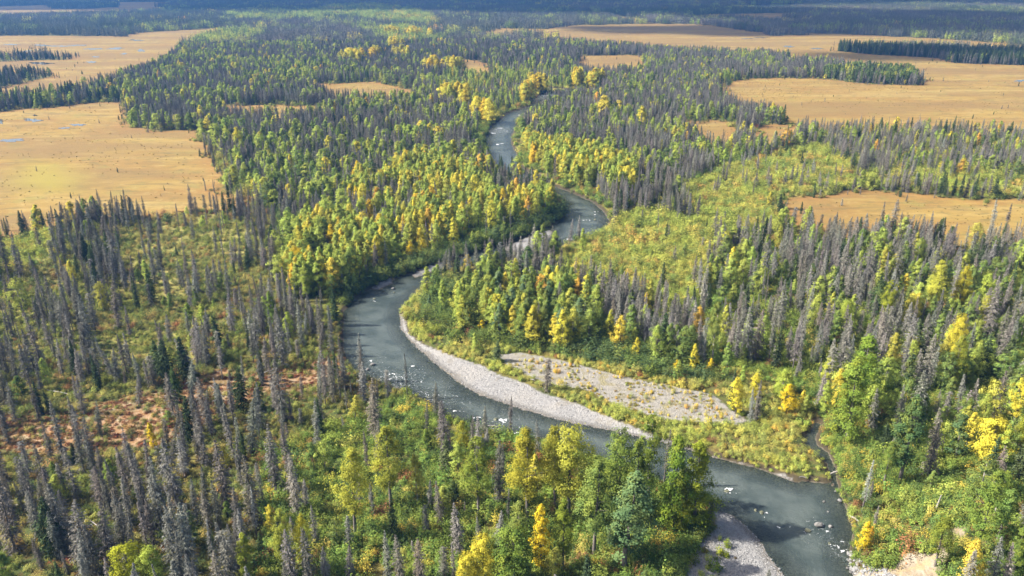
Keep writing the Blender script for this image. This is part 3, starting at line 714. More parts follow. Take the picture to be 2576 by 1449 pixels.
# zone: (name, outline, dead, poplar, green spruce, shrub, poplar palette, shrub palette, poplar height, spruce height)
ZONES = [
 ('point_spruces', [(1330, 698), (1420, 715), (1560, 745), (1700, 785), (1762, 830), (1762, 932), (1650, 897), (1560, 832), (1450, 765), (1345, 718)], .075, .012, .003, .3, 'grove', 's_under', (9, 12), (10, 15)),
 ('point_grove', [(1100, 706), (1250, 704), (1345, 722), (1450, 765), (1560, 832), (1655, 897), (1780, 925), (1850, 950), (1700, 945), (1560, 908), (1400, 884), (1260, 856), (1150, 834), (1085, 805), (1062, 775), (1078, 735), (1098, 700)],
     .001, .066, .001, .5, 'grove', 's_dark', (10.5, 14.5), (11, 14)),
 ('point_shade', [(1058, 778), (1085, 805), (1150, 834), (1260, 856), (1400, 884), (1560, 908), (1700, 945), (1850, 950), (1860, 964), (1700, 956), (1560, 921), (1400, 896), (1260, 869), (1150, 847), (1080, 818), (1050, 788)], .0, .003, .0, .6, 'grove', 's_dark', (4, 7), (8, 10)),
 ('point_rim', [(1000, 780), (1090, 700), (1850, 950), (1900, 1010), (1700, 985), (1400, 915), (1250, 890), (1240, 960), (1100, 890), (1030, 850)], .0, .004, .0, .75, 'grove', 's_rim', (5, 8), (8, 10)),
 ('bar_belt', [(1225, 920), (1300, 915), (1480, 985), (1560, 1027), (1660, 1055), (1860, 1075), (1960, 1040), (2040, 1080), (2100, 1210), (1994, 1205), (1760, 1135), (1590, 1073), (1450, 1015)], .0, .001, .0, .62, 'grove', 's_rim', (4, 6), (8, 10)),
 ('bar_head', [(1780, 925), (1870, 930), (2000, 1000), (2050, 1060), (1960, 1045), (1880, 1050), (1830, 1000)], .001, .03, .0, .7, 'gold', 's_rim', (5, 9), (8, 10)),
 ('island_spruces', [(872, 535), (930, 500), (1060, 500), (1070, 540), (1000, 592), (900, 612)], .040, .030, .003, .2, 'gold', 's_under', (11, 15), (11, 15)),
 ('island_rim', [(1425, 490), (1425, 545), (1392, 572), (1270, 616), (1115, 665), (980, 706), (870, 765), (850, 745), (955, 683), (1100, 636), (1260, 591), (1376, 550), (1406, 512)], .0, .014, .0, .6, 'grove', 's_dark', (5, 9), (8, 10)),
 ('island_grove', [(690, 655), (760, 605), (870, 530), (905, 470), (992, 450), (1045, 428), (1105, 425), (1200, 458), (1258, 503), (1315, 517), (1388, 515), (1402, 520), (1372, 550), (1258, 590), (1100, 636), (953, 682), (852, 740), (730, 748), (690, 690)],
     .003, .078, .0005, .3, 'gold', 's_under', (10.5, 15), (11, 14)),
 ('river_far', [(1090, 195), (1250, 168), (1400, 180), (1490, 222), (1400, 255), (1345, 275), (1300, 310), (1230, 300), (1130, 270), (1080, 230)], .014, .022, .001, .5, 'left', 's_open', (7, 11), (9, 13)),
 ('right_grove', [(1310, 372), (1380, 380), (1500, 402), (1590, 440), (1600, 492), (1500, 498), (1440, 480), (1330, 420), (1298, 395)], .008, .050, .001, .3, 'gold', 's_under', (11, 15), (11, 14)),
 ('opening_river_right', OPEN['river_right'], .0018, .0005, .0005, .5, 'mixed', 's_open', (5, 8), (6, 11)),
 ('opening_right_upper', OPEN['right_upper'], .004, .001, .0005, .45, 'mixed', 's_open', (5, 8), (8, 12)),
 ('opening_left_upper', OPEN['left_upper'], .007, .0015, .001, .5, 'mixed', 's_left', (5, 8), (8, 13)),
 ('opening_left_rim', OPEN['left_rim'], .006, .001, .001, .7, 'mixed', 's_open', (5, 8), (8, 12)),
 ('opening_left_mid', OPEN['left_mid'], .008, .001, .001, .6, 'mixed', 's_left', (4, 7), (8, 12)),
 ('red_clearing', HEATH['red_clearing'], .0055, .0008, .002, .10, 'mixed', 's_left', (4, 6), (8, 13)),
 ('near_centre', [(660, 1140), (1000, 1000), (1186, 1080), (1392, 1120), (1620, 1198), (1790, 1285), (1770, 1360), (1730, 1449), (1690, 1700), (640, 1700)], .0075, .0035, .0035, .72, 'mixed', 's_under', (6, 11), (8, 12)),
 ('left_bank', [(-700, 600), (50, 606), (300, 556), (480, 535), (640, 500), (705, 560), (682, 640), (690, 700), (740, 760), (860, 780), (860, 900), (985, 975), (1186, 1080), (1000, 1010), (660, 1140), (640, 1700), (-900, 1700)],
     .0225, .0036, .003, .54, 'left', 's_left', (5, 9), (10, 15)),
 ('right_front', [(2105, 1230), (2060, 1060), (2200, 1000), (2576, 960), (3000, 950), (3200, 1750), (2200, 1750), (2140, 1400)], .005, .012, .0015, .72, 'right', 's_under', (8, 15), (10, 15)),
 ('right_bank', [(1745, 770), (1790, 690), (1830, 620), (1960, 590), (2100, 608), (2200, 610), (2400, 645), (2576, 640), (3000, 640), (3000, 950), (2576, 960), (2200, 1000), (2060, 1060), (1900, 940), (1760, 900)], .027, .0125, .004, .55, 'right', 's_under', (8, 14), (10, 16)),
 ('right_upper', [(1990, 325), (2217, 335), (2576, 345), (3000, 345), (3000, 455), (2576, 452), (2140, 440), (2110, 400), (2060, 360)], .040, .010, .002, .45, 'mixed', 's_open', (7, 11), (9, 14)),
 ('dark_grove', ISLAND['dark_grove'], .010, .006, .06, .1, 'dark', 's_dark', (9, 12), (12, 18)),
 ('green_grove', ISLAND['green_grove'], .012, .05, .01, .1, 'dark', 's_dark', (10, 14), (9, 13)),
 ('left_islands', ISLAND['upper_left_a'], .010, .002, .016, .05, 'dark', 's_dark', (6, 9), (7, 12)),
 ('left_islands2', ISLAND['upper_left_b'], .010, .004, .018, .05, 'dark', 's_dark', (6, 9), (8, 13)),
 ('left_band', [(-500, 240), (140, 243), (220, 228), (330, 262), (200, 262), (-500, 300)], .02, .012, .02, .1, 'left', 's_dark', (8, 12), (10, 15)),
 ('middle_right', [(1300, 300), (1480, 160), (1650, 120), (1900, 140), (2060, 190), (1810, 210), (1815, 250), (1860, 280), (1990, 330), (1900, 430), (1720, 480), (1600, 520), (1530, 522), (1440, 478), (1560, 400)], .048, .0115, .002, .3, 'left', 's_under', (8, 12), (10, 14)),
 ('left_forest_low', [(500, 330), (900, 330), (1219, 352), (1230, 400), (1000, 450), (905, 470), (870, 530), (700, 630), (640, 540), (580, 480), (500, 360)], .036, .0165, .002, .35, 'left', 's_dark', (10, 14), (11, 15)),
 ('left_forest', [(320, 262), (217, 226), (440, 140), (560, 78), (760, 100), (860, 190), (1140, 200), (1300, 215), (1335, 270), (1219, 352), (900, 330), (500, 330), (330, 322)], .048, .0135, .002, .3, 'left', 's_under', (9, 13), (10, 14)),
]
ZW = [wpoly(z[1]) for z in ZONES]
FAR_GREEN = [wpoly(p) for p in ([(560, 38), (700, 45), (850, 18), (960, 16), (1060, 35), (1100, 58), (1085, 68), (960, 60), (860, 46), (700, 58), (600, 52)],
             [(880, 70), (960, 80), (1010, 70), (1120, 100), (1100, 130), (1040, 140), (990, 110)], [(470, 108), (520, 92), (640, 78), (660, 100), (520, 125)])]
# clumps of golden poplars seen far off: (x, y of their feet, spread px, how many)
GOLD_CLUMPS = [(885, 160, 32, 26), (942, 150, 14, 8), (985, 92, 16, 16), (1042, 95, 22, 20), (1082, 98, 6, 5), (995, 124, 14, 12), (1015, 148, 16, 10), (1088, 182, 22, 14), (1138, 182, 20, 14),
               (1142, 262, 34, 26), (1168, 280, 16, 8), (1455, 216, 14, 8), (1500, 218, 20, 14), (1352, 232, 22, 12), (1200, 300, 10, 4), (1225, 305, 12, 5), (1330, 255, 20, 8), (1520, 296, 6, 2), (1612, 318, 5, 2), (600, 190, 8, 2), (470, 150, 8, 3)]

TREES = []   # dicts of arrays
def add_trees(kind, x, y, z, h, tint, zone, variant=None, wide=None, tilt=None, hand=False):
    TREES.append(dict(kind=kind, x=np.atleast_1d(x), y=np.atleast_1d(y), z=np.atleast_1d(z), h=np.atleast_1d(h), tint=np.atleast_2d(tint), zone=np.atleast_1d(zone), variant=variant, wide=wide, tilt=tilt, hand=hand))

def height_to(y, top_py):
    k = (724.5 - top_py) / FPX
    return CAM_Z + y * (k * CP - SP) / (CP + k * SP)
# ---- trees that can be picked out in the photograph: (foot x, foot y, top y, kind, colour, variant, width factor)
Y, GD, YG, G, DG, BG, OL, OR = C_Y, C_GOLD, C_YG, C_G, C_DG, C_BG, C_OL, C_O
PG = (0.16, 0.20, 0.055)
HAND = [
 (896, 1349, 1123, 'B', OL, 1, 1.0), (984, 1283, 1083, 'B', (.22, .235, .04), 1, 1.05), (1052, 1270, 1139, 'B', (.25, .24, .05), 3, .9), (1205, 1300, 1109, 'B', (.16, .21, .04), 1, 1.05), (1325, 1316, 1046, 'B', (.235, .22, .03), 1, 1.0),
 (1430, 1300, 1035, 'B', OL, 0, 1.05), (1395, 1290, 1075, 'B', (.20, .20, .03), 1, .8), (1556, 1320, 1083, 'B', G, 0, .85), (1628, 1270, 1040, 'B', (.10, .15, .03), 3, .9), (1492, 1400, 1168, 'B', (.13, .19, .055), 1, 1.0),
 (1568, 1430, 1196, 'B', BG, 2, 1.5), (1362, 1440, 1272, 'P', GD, 4, .85), (1415, 1440, 1258, 'B', (.15, .20, .03), 2, .85), (1292, 1478, 1328, 'B', (.11, .17, .035), 4, 1.35), (1215, 1485, 1350, 'B', Y, 4, .95), (1175, 1500, 1395, 'B', Y, 4, .9),
 (1302, 1350, 1262, 'P', PG, 0, 1.3), (1745, 1322, 1112, 'B', (.15, .19, .022), 5, 1.15), (1692, 1335, 1098, 'B', (.10, .165, .025), 5, .9), (1712, 1340, 1200, 'B', (.17, .19, .022), 5, 1.0), (1500, 1330, 1180, 'B', G, 2, .9), (1600, 1340, 1120, 'B', (.10, .15, .03), 1, .8),
 (330, 1505, 1374, 'B', (.25, .27, .025), 4, 1.3), (405, 1510, 1380, 'B', YG, 4, 1.0), (716, 1455, 1280, 'B', (.24, .27, .05), 3, .75), (765, 1445, 1292, 'B', (.30, .28, .03), 3, .75), (628, 1475, 1346, 'B', (.22, .255, .04), 2, 1.1), (20, 1480, 1390, 'P', G, 0, 1.5),
 (392, 1135, 1063, 'P', GD, 4, .9), (263, 786, 710, 'P', (.29, .28, .06), 2, 1.0), (60, 800, 700, 'P', (.22, .25, .06), 2, 1.2),
 (2477, 1182, 1052, 'B', Y, 4, 1.45), (2262, 1218, 985, 'B', (.062, .115, .045), 2, 1.15), (2160, 1044, 836, 'B', (.13, .21, .035), 5, 1.25), (2130, 1110, 905, 'B', (.14, .20, .035), 5, 1.1), (2222, 1222, 1110, 'B', G, 1, .9), (2450, 1412, 1180, 'B', (.12, .185, .04), 1, 1.0), (2352, 1425, 1300, 'B', (.13, .165, .03), 1, 1.2),
 (2166, 1390, 1312, 'P', GD, 3, 1.1), (2182, 1380, 1325, 'P', (.44, .25, .03), 1, 1.0), (2545, 1449, 1330, 'B', G, 5, 1.1), (2500, 1300, 1180, 'B', (.12, .18, .035), 3, 1.0), (2555, 1180, 1040, 'B', (.20, .22, .03), 1, 1.0), (2540, 1090, 930, 'B', Y, 1, .9),
 (2345, 795, 657, 'B', OL, 1, 1.1), (2402, 795, 670, 'B', (.30, .27, .03), 2, 1.2), (2398, 935, 793, 'B', Y, 0, .75), (2386, 985, 845, 'B', (.20, .22, .035), 2, 1.1), (2115, 850, 757, 'B', YG, 4, 1.0), (2224, 825, 703, 'B', (.21, .24, .03), 3, .9), (2470, 800, 690, 'P', YG, 0, 1.2),
 (1789, 915, 757, 'B', PG, 3, .75), (1744, 936, 866, 'P', Y, 3, 1.0), (1784, 946, 903, 'P', GD, 1, 1.3), (1850, 1040, 950, 'P', Y, 0, 1.2), (1700, 940, 905, 'P', GD, 0, 1.2), (1978, 1040, 970, 'P', GD, 0, 1.5), (1960, 1010, 930, 'P', YG, 0, 1.4), (1900, 1010, 940, 'P', Y, 0, 1.2),
 (1623, 800, 735, 'P', GD, 4, .9), (1465, 640, 575, 'P', YG, 4, .9), (752, 712, 625, 'B', GD, 4, 1.15), (838, 640, 565, 'P', GD, 0, 1.2), (775, 760, 660, 'B', (.20, .25, .05), 2, 1.2), (1035, 650, 605, 'P', GD, 0, 1.2),
 (1178, 690, 640, 'P', GD, 0, 1.2), (1262, 780, 720, 'P', Y, 1, 1.0), (1212, 838, 805, 'P', GD, 0, 1.6), (1180, 820, 775, 'P', Y, 1, 1.2), (1316, 830, 778, 'P', GD, 4, 1.0), (1368, 820, 757, 'P', Y, 1, 1.0), (1435, 880, 830, 'P', OL, 0, 1.2), (1530, 860, 780, 'P', OL, 1, 1.0), (1600, 905, 850, 'P', Y, 0, 1.0),
 (835, 600, 565, 'P', Y, 0, 1.1), (1348, 508, 428, 'B', Y, 5, .9), (1365, 505, 440, 'P', YG, 1, 1.2), (1562, 430, 395, 'P', GD, 0, 1.5), (1475, 450, 390, 'P', Y, 1, 1.0), (1490, 450, 405, 'P', GD, 3, 1.0), (900, 470, 405, 'P', GD, 0, 1.1), (603, 385, 320, 'P', Y, 0, 1.2),
 (2010, 470, 430, 'P', OL, 1, 1.0), (2365, 370, 325, 'P', YG, 0, 1.3), (2385, 372, 330, 'P', Y, 0, 1.3),
 (525, 900, 845, 'P', Y, 4, .9), (730, 850, 785, 'P', YG, 0, 1.2), (415, 770, 745, 'P', G, 0, 1.5), (480, 810, 760, 'P', G, 4, 1.4), (515, 825, 765, 'P', YG, 4, 1.2), (690, 820, 735, 'P', G, 4, 1.0), (655, 1030, 960, 'P', G, 4, 1.3), (285, 1230, 1155, 'P', G, 4, 1.3), (140, 1200, 1160, 'P', G, 4, 1.3), (1075, 1140, 1080, 'P', G, 4, 1.4), (60, 1000, 945, 'P', DG, 0, 1.7), (1165, 1130, 1060, 'P', (.2, .2, .03), 0, 1.4),
]
HAND_DEAD = [  # foot x, foot y, top y, variant, width
 (40, 1393, 1206, 2, 1.1), (163, 1166, 1009, 1, 1.0), (167, 1386, 1213, 2, 1.1), (220, 1446, 1263, 2, 1.15), (283, 1440, 1266, 7, 1.1), (133, 1166, 1060, 0, 1.0), (203, 1140, 1062, 0, 1.0), (253, 1096, 1010, 0, 1.0), (407, 1336, 1110, 7, 1.0), (447, 1280, 1100, 2, 1.0), (450, 1470, 1222, 7, 1.0), (480, 1475, 1276, 7, 1.05),
 (573, 1283, 1103, 0, 1.1), (633, 1140, 980, 0, 1.0), (643, 1330, 1126, 0, 1.1), (750, 1300, 1140, 0, 1.0), (737, 1475, 1330, 2, 1.0), (782, 1480, 1333, 2, 1.0), (590, 1475, 1286, 5, 1.0), (370, 1296, 1130, 1, 1.0), (437, 1046, 940, 7, 1.35), (520, 1180, 1030, 1, 1.0), (480, 1010, 900, 0, 1.0), (560, 1060, 950, 0, 1.0), (600, 1190, 1020, 6, 1.0), (715, 1060, 900, 2, 1.1), (740, 1250, 1080, 1, 1.0), (700, 1240, 1060, 0, 1.0), (800, 1130, 1000, 1, 1.0),
 (100, 1060, 960, 1, 1.0), (40, 1060, 960, 0, 1.0), (20, 1250, 1130, 2, 1.0), (330, 1190, 1080, 0, 1.0), (260, 1200, 1120, 0, 1.1), (110, 1440, 1350, 0, 1.0), (65, 1300, 1210, 1, 1.0), (300, 830, 690, 0, 1.0), (390, 718, 640, 0, 1.1), (455, 720, 650, 0, 1.1), (430, 750, 695, 1, 1.0), (500, 740, 640, 0, 1.0), (545, 640, 565, 1, 1.0), (230, 870, 720, 2, 1.0), (105, 920, 760, 1, 1.0), (140, 640, 530, 1, 1.0), (165, 640, 525, 0, 1.0), (215, 560, 490, 1, 1.0), (255, 540, 475, 0, 1.0), (285, 535, 480, 1, 1.0), (320, 545, 475, 1, 1.0), (165, 660, 500, 1, .9), (20, 690, 570, 0, 1.0), (50, 700, 580, 1, 1.0), (300, 690, 560, 2, 1.1), (260, 680, 550, 2, 1.1), (640, 890, 760, 0, 1.0), (660, 970, 880, 0, 1.0), (715, 925, 790, 2, 1.0), (690, 890, 810, 0, 1.0),
 (945, 1110, 950, 0, 1.1), (1075, 1090, 1010, 1, 1.0), (1125, 1160, 1000, 0, 1.1), (1255, 1270, 1105, 0, 1.0), (1205, 1170, 1045, 0, 1.0), (1170, 1300, 1262, 1, 1.1), (925, 1180, 1085, 1, 1.0), (880, 1470, 1370, 2, .9), (978, 1470, 1335, 1, 1.0), (1008, 1475, 1340, 0, 1.0), (1058, 1480, 1352, 2, 1.0), (1205, 1380, 1295, 1, 1.0), (1155, 1400, 1270, 0, 1.2), (940, 1300, 1210, 1, 1.0), (1670, 1215, 1080, 6, 1.0), (840, 1010, 890, 1, 1.0), (865, 960, 840, 1, .9), (1110, 1110, 1005, 6, 1.0),
 (2110, 942, 806, 7, 1.2), (2086, 940, 850, 2, 1.0), (2135, 935, 840, 7, 1.0), (1880, 912, 764, 7, 1.1), (1898, 905, 775, 2, 1.0), (1832, 895, 810, 0, 1.1), (2084, 640, 482, 1, 1.1), (2300, 1096, 880, 2, 1.0), (2334, 1203, 1023, 1, 1.2), (2280, 930, 790, 2, 1.0), (2320, 990, 810, 2, 1.0), (2360, 900, 780, 1, 1.0), (2180, 720, 560, 2, 1.1), (2150, 770, 640, 0, 1.0), (2250, 720, 580, 2, 1.1), (2280, 680, 540, 0, 1.0), (2330, 640, 525, 1, 1.0), (2240, 600, 500, 2, 1.1), (2215, 580, 505, 1, 1.0), (1970, 670, 540, 0, 1.1), (1920, 720, 600, 2, 1.1), (2480, 860, 690, 2, 1.1), (2560, 840, 680, 0, 1.0), (2510, 940, 800, 2, 1.0), (2440, 840, 740, 0, 1.0), (2490, 600, 500, 1, 1.0), (2525, 590, 510, 1, 1.0), (2560, 1010, 860, 7, 1.0), (2500, 1060, 930, 7, 1.1), (1960, 830, 700, 0, 1.1), (2010, 790, 690, 1, 1.1), (1745, 720, 640, 0, 1.0), (1780, 690, 600, 1, 1.0), (1655, 580, 530, 6, 1.0), (1605, 560, 535, 6, 1.0),
]
def hand_trees():
    for (px, py, top, k, col, var, wf) in HAND:
        x, y, z = ground_hit(np.array([px]), np.array([py]))
        h = np.minimum(height_to(y, top) - z, 23.0)
        add_trees('big_poplar' if k == 'B' else 'poplar', x, y, z, h, np.array([col]) * 1.22, 'hand', np.array([var]), np.array([wf]), None, True)
    for (px, py, top, var, wf) in HAND_DEAD:
        x, y, z = ground_hit(np.array([px]), np.array([py]))
        h = np.minimum(height_to(y, top) - z, 18.5)
        t, _ = pick_tint(RNG, 'dead', 1)
        add_trees('dead_spruce', x, y, z, h, t, 'hand', np.array([var]), np.array([wf]), None, True)
hand_trees()
HX = np.concatenate([t['x'] for t in TREES]); HY = np.concatenate([t['y'] for t in TREES])
_rg = np.random.default_rng(12)
for (px, py, sp, n) in GOLD_CLUMPS:
    n = int(n * 1.3)
    a = _rg.normal(size=(n, 2)) * np.array([sp * 0.5, 2.0])
    X_, Y_, Z_ = ground_hit(px + a[:, 0], py + a[:, 1])
    t_, _ = pick_tint(_rg, 'yellow', n)
    add_trees('poplar', X_, Y_, Z_, _rg.uniform(14, 19, n), t_, np.full(n, -1), None, _rg.uniform(1.1, 1.5, n))
HX = np.concatenate([t['x'] for t in TREES]); HY = np.concatenate([t['y'] for t in TREES])
HBIG = np.concatenate([np.full(len(t['x']), 1.6 if t['kind'] == 'dead_spruce' else 2.8 if t['hand'] else 5.0) for t in TREES])

def candidates(rmin, rmax, s, seed):
    rng = np.random.default_rng(seed)
    half = rmax * math.tan(math.radians(37)) + 25
    gx = np.arange(-half, half, s); gy = np.arange(rmin * 0.75, rmax, s)
    X, Yy = np.meshgrid(gx, gy)
    X = (X + rng.uniform(-.5, .5, X.shape) * s).ravel(); Yy = (Yy + rng.uniform(-.5, .5, Yy.shape) * s).ravel()
    r = np.hypot(X, Yy)
    px, py = project(X, Yy, 0.0); _, pt = project(X, Yy, 18.0)
    k = (r > rmin) & (r < rmax) & (px > -160) & (px < 2736) & (pt < 1449) & (np.abs(X) < Yy * 0.8 + 20)
    return X[k], Yy[k], rng
def surface_masks(x, y):
    rs = river_sd(x, y); gs = sdmax(x, y, list(W_GRAVEL.values()), 20.0)
    ms = sdmax(x, y, list(W_MEADOW.values()), 40.0)
    for isl in W_ISLAND: ms = np.minimum(ms, -sdist(x, y, isl, 40.0))
    bs = sdmax(x, y, SAND, 20.0)
    return rs, gs, ms + (fbm(x, y, 26, 5, 4) - 0.5) * 22, bs
def zone_of(x, y):
    z = np.full(len(x), -1)
    for i, p in enumerate(ZW):
        m = (z < 0) & (sdist(x, y, p, 5.0) > 0)
        z[m] = i
    return z
ZP = np.array([[z[2], z[3], z[4], z[5]] for z in ZONES] + [[.050, .007, .012, .1]])    # last row: wherever nothing else is said
def scatter_trees():
    s = 2.7
    x, y, rng = candidates(95, 1300, s, 11)
    rs, gs, ms, bs = surface_masks(x, y)
    zi = zone_of(x, y)
    ok = (rs < -2.0 - 5.0 * sstep(330, 480, y)) & (gs < -0.5) & (bs < -1)
    near_hand = np.zeros(len(x), bool)
    for hx, hy, hr in zip(HX, HY, HBIG):
        near_hand |= (x - hx) ** 2 + (y - hy) ** 2 < hr * hr
    ok &= ~near_hand
    D = ZP[zi]
    cl = sstep(0.36, 0.64, fbm(x, y, 30, 21)); fine = sstep(0.3, 0.7, vnoise(x, y, 9, 44))
    r = np.hypot(x, y)
    farness = sstep(500, 1200, r)
    cl = np.where(zi == -1, cl * (1 - 0.55 * farness), cl)
    dead = D[:, 0] * (1.45 - 0.95 * cl) * (0.55 + 0.9 * fine); pop = D[:, 1] * (0.30 + 1.45 * cl); live = D[:, 2].copy()
    mead = ms > 0
    edge = sstep(-1, 14, ms)
    dead = np.where(mead, 0.011 * (1 - edge) + 0.00035, dead); pop = np.where(mead, 0.0, pop); live = np.where(mead, .004 * (1 - edge) + 0.00015, live)
    u = rng.uniform(0, 1, len(x)) / (s * s)
    kind = np.where(u < dead, 0, np.where(u < dead + pop, 1, np.where(u < dead + pop + live, 2, -1)))
    kind[~ok] = -1
    for k, nm in ((0, 'dead_spruce'), (1, 'poplar'), (2, 'green_spruce')):
        m = kind == k; n = m.sum()
        X, Yy, Z_ = x[m], y[m], zi[m]
        Zg = ground_z(X, Yy)
        lo = np.array([z[8][0] if k == 1 else z[9][0] for z in ZONES] + [9])[Z_]; hi = np.array([z[8][1] if k == 1 else z[9][1] for z in ZONES] + [14])[Z_]
        h = lo + (hi - lo) * rng.beta(2.0, 2.0, n)
        small = rng.uniform(0, 1, n) < (0.16 if k == 0 else 0.22 if k == 1 else 0.4)
        h = np.where(small, h * rng.uniform(0.35, 0.7, n), h)
        h = np.where(ms[m] > 0, rng.uniform(1.2, 4.5, n) + rng.uniform(0, 6, n) * (ms[m] < 9), h)
        tint = np.zeros((n, 3))
        if k == 1:
            for zz in np.unique(Z_):
                q = Z_ == zz
                tint[q], _ = pick_tint(rng, ZONES[zz][6] if zz >= 0 else 'left', q.sum())
        else:
            tint, _ = pick_tint(rng, 'dead' if k == 0 else 'live', n)
        add_trees(nm, X, Yy, Zg, h, tint, Z_)
scatter_trees()

def scatter_shrubs():
    out = []
    for rmin, rmax, s, seed, f in ((92, 330, 1.05, 31, 1.0), (330, 620, 1.9, 32, 0.62), (620, 1000, 4.0, 33, 0.3)):
        x, y, rng = candidates(rmin, rmax, s, seed)
        rs, gs, ms, bs = surface_masks(x, y)
        zi = zone_of(x, y)
        hs = sdmax(x, y, list(W_HEATH.values()), 20.0)
        dens = ZP[zi][:, 3] * f * (0.45 + 0.95 * sstep(0.3, 0.62, fbm(x, y, 8, 71)))
        dens = np.where(ms > 0, 0.16 * (1 - sstep(-1, 9, ms)) * f, dens)
        ok = (rs < -0.15) & (gs < -0.2) & (bs < 0.4) & (rng.uniform(0, 1, len(x)) < dens * s * s * (1.0 if rmin < 300 else 0.8))
        x, y, zi, hs, ms, rs = x[ok], y[ok], zi[ok], hs[ok], ms[ok], rs[ok]
        n = len(x)
        tint = np.zeros((n, 3))
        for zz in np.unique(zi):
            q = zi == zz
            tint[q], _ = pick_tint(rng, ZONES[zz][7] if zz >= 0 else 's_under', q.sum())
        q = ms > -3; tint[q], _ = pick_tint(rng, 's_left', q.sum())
        # patches of one kind of shrub share a colour
        patch = sstep(0.45, 0.6, fbm(x, y, 14, 91))[:, None]
        tint = tint * (1 - 0.45 * patch) + tint.mean(1, keepdims=True) * np.array([0.85, 1.15, 0.22]) * 0.45 * patch * 1.25
        # dwarf birch turned red here and there
        red = (fbm(x, y, 7, 131) > 0.78) & (rng.uniform(0, 1, n) < 0.6)
        tint[red], _ = pick_tint(rng, 's_heath', red.sum())
        sc = rng.uniform(0.5, 1.15, n) * (1.0 + 0.5 * (rng.uniform(0, 1, n) < 0.07)) * (1.0 if rmin < 300 else 1.35)
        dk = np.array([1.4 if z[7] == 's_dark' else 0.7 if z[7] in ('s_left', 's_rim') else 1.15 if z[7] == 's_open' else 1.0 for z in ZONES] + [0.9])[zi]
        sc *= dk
        low = np.minimum(1.0, 0.5 + np.maximum(0, -rs) * 0.3)
        out.append((x, y, ground_z(x, y), sc * low, tint))
    x, y, z, sc, tint = [np.concatenate([o[i] for o in out]) for i in range(5)]
    return x, y, z, sc, tint
SX, SY, SZ, SS, ST = scatter_shrubs()

# ------------------------------------------------------------------ instanced masses (stuff)
def proto_collection(name, kinds):
    col = bpy.data.collections.new(name); k = 0; index = {}
    for kd in kinds:
        for i, p in enumerate(PROTO[kd]):
            me = p['s'].build(f'{kd}_mesh', p['mats'])
            o = bpy.data.objects.new(f'{name}_{k:02d}', me); col.objects.link(o)
            index[(kd, i)] = k; k += 1
    return col, index
def scatter_object(name, label, cat, col, P, rot, scl, variant, tint):
    n = len(P)
    me = bpy.data.meshes.new(name)
    me.vertices.add(n); me.vertices.foreach_set('co', np.asarray(P, np.float32).ravel())
    def at(nm, typ, field, arr, dt=np.float32):
        a = me.attributes.new(nm, typ, 'POINT'); a.data.foreach_set(field, np.asarray(arr, dt).ravel())
    at('rot', 'FLOAT_VECTOR', 'vector', rot); at('scl', 'FLOAT_VECTOR', 'vector', scl); at('variant', 'INT', 'value', variant, np.int32)
    at('tint', 'FLOAT_COLOR', 'color', np.concatenate([tint, np.ones((n, 1))], 1))
    o = add_obj(name, me, kind='stuff', label=label, category=cat)
    ng = bpy.data.node_groups.new(name, 'GeometryNodeTree')
    ng.interface.new_socket('Geometry', in_out='INPUT', socket_type='NodeSocketGeometry')
    ng.interface.new_socket('Geometry', in_out='OUTPUT', socket_type='NodeSocketGeometry')
    N, L = ng.nodes, ng.links
    gi = N.new('NodeGroupInput'); go = N.new('NodeGroupOutput'); ip = N.new('GeometryNodeInstanceOnPoints'); ci = N.new('GeometryNodeCollectionInfo')
    ci.inputs['Collection'].default_value = col; ci.inputs['Separate Children'].default_value = True; ci.inputs['Reset Children'].default_value = True
    def na(nm, typ):
        a = N.new('GeometryNodeInputNamedAttribute'); a.data_type = typ; a.inputs['Name'].default_value = nm
        return a.outputs['Attribute']
    ip.inputs['Pick Instance'].default_value = True
    L.new(gi.outputs[0], ip.inputs['Points']); L.new(ci.outputs[0], ip.inputs['Instance'])
    L.new(na('variant', 'INT'), ip.inputs['Instance Index'])
    e2r = N.new('FunctionNodeEulerToRotation'); L.new(na('rot', 'FLOAT_VECTOR'), e2r.inputs[0]); L.new(e2r.outputs[0], ip.inputs['Rotation'])
    L.new(na('scl', 'FLOAT_VECTOR'), ip.inputs['Scale'])
    L.new(ip.outputs[0], go.inputs[0])
    md = o.modifiers.new('scatter', 'NODES'); md.node_group = ng
    return o

# ------------------------------------------------------------------ labels
ZONE_PHRASE = {
 'point_spruces': 'in the grey stand on the wooded point', 'point_grove': 'in the bright grove on the point', 'point_rim': 'at the willow rim of the point', 'point_shade': 'at the foot of the grove', 'bar_belt': 'along the lower gravel bar',
 'bar_head': 'at the head of the gravel bar', 'island_spruces': 'inside the golden grove', 'island_rim': 'on the shaded bank below the grove', 'island_grove': 'in the golden grove between river bends',
 'right_grove': 'right of the upper river bend', 'river_far': 'along the far river reach', 'opening_river_right': 'in the bright clearing beyond the point', 'opening_right_upper': 'in the upper right clearing', 'opening_left_upper': 'in the green clearing at left',
 'opening_left_rim': 'by the left bog edge', 'opening_left_mid': 'in the pale clearing at left', 'red_clearing': 'in the red heath clearing', 'near_centre': 'on the near bank below the river',
 'left_bank': 'in the sparse woods left of the river', 'right_front': 'on the bluff side at lower right', 'right_bank': 'in the mixed woods at right', 'right_upper': 'in the grey belt before the right bog',
 'dark_grove': 'in the dark grove on the right bog', 'green_grove': 'in the green grove on the right bog', 'left_islands': 'on a tree island at upper left', 'left_islands2': 'on the nearer tree island at upper left',
 'left_band': 'in the tree band at far left', 'middle_right': 'in the mixed forest beyond the river', 'left_forest_low': 'in the shady forest left of the river', 'left_forest': 'in the wide forest left of the river', '': 'far off in the forest',
 'meadow': 'out on the tan bog', 'sandy': 'on the sandy upper bar', 'near_bar': 'on the near gravel bar',
}
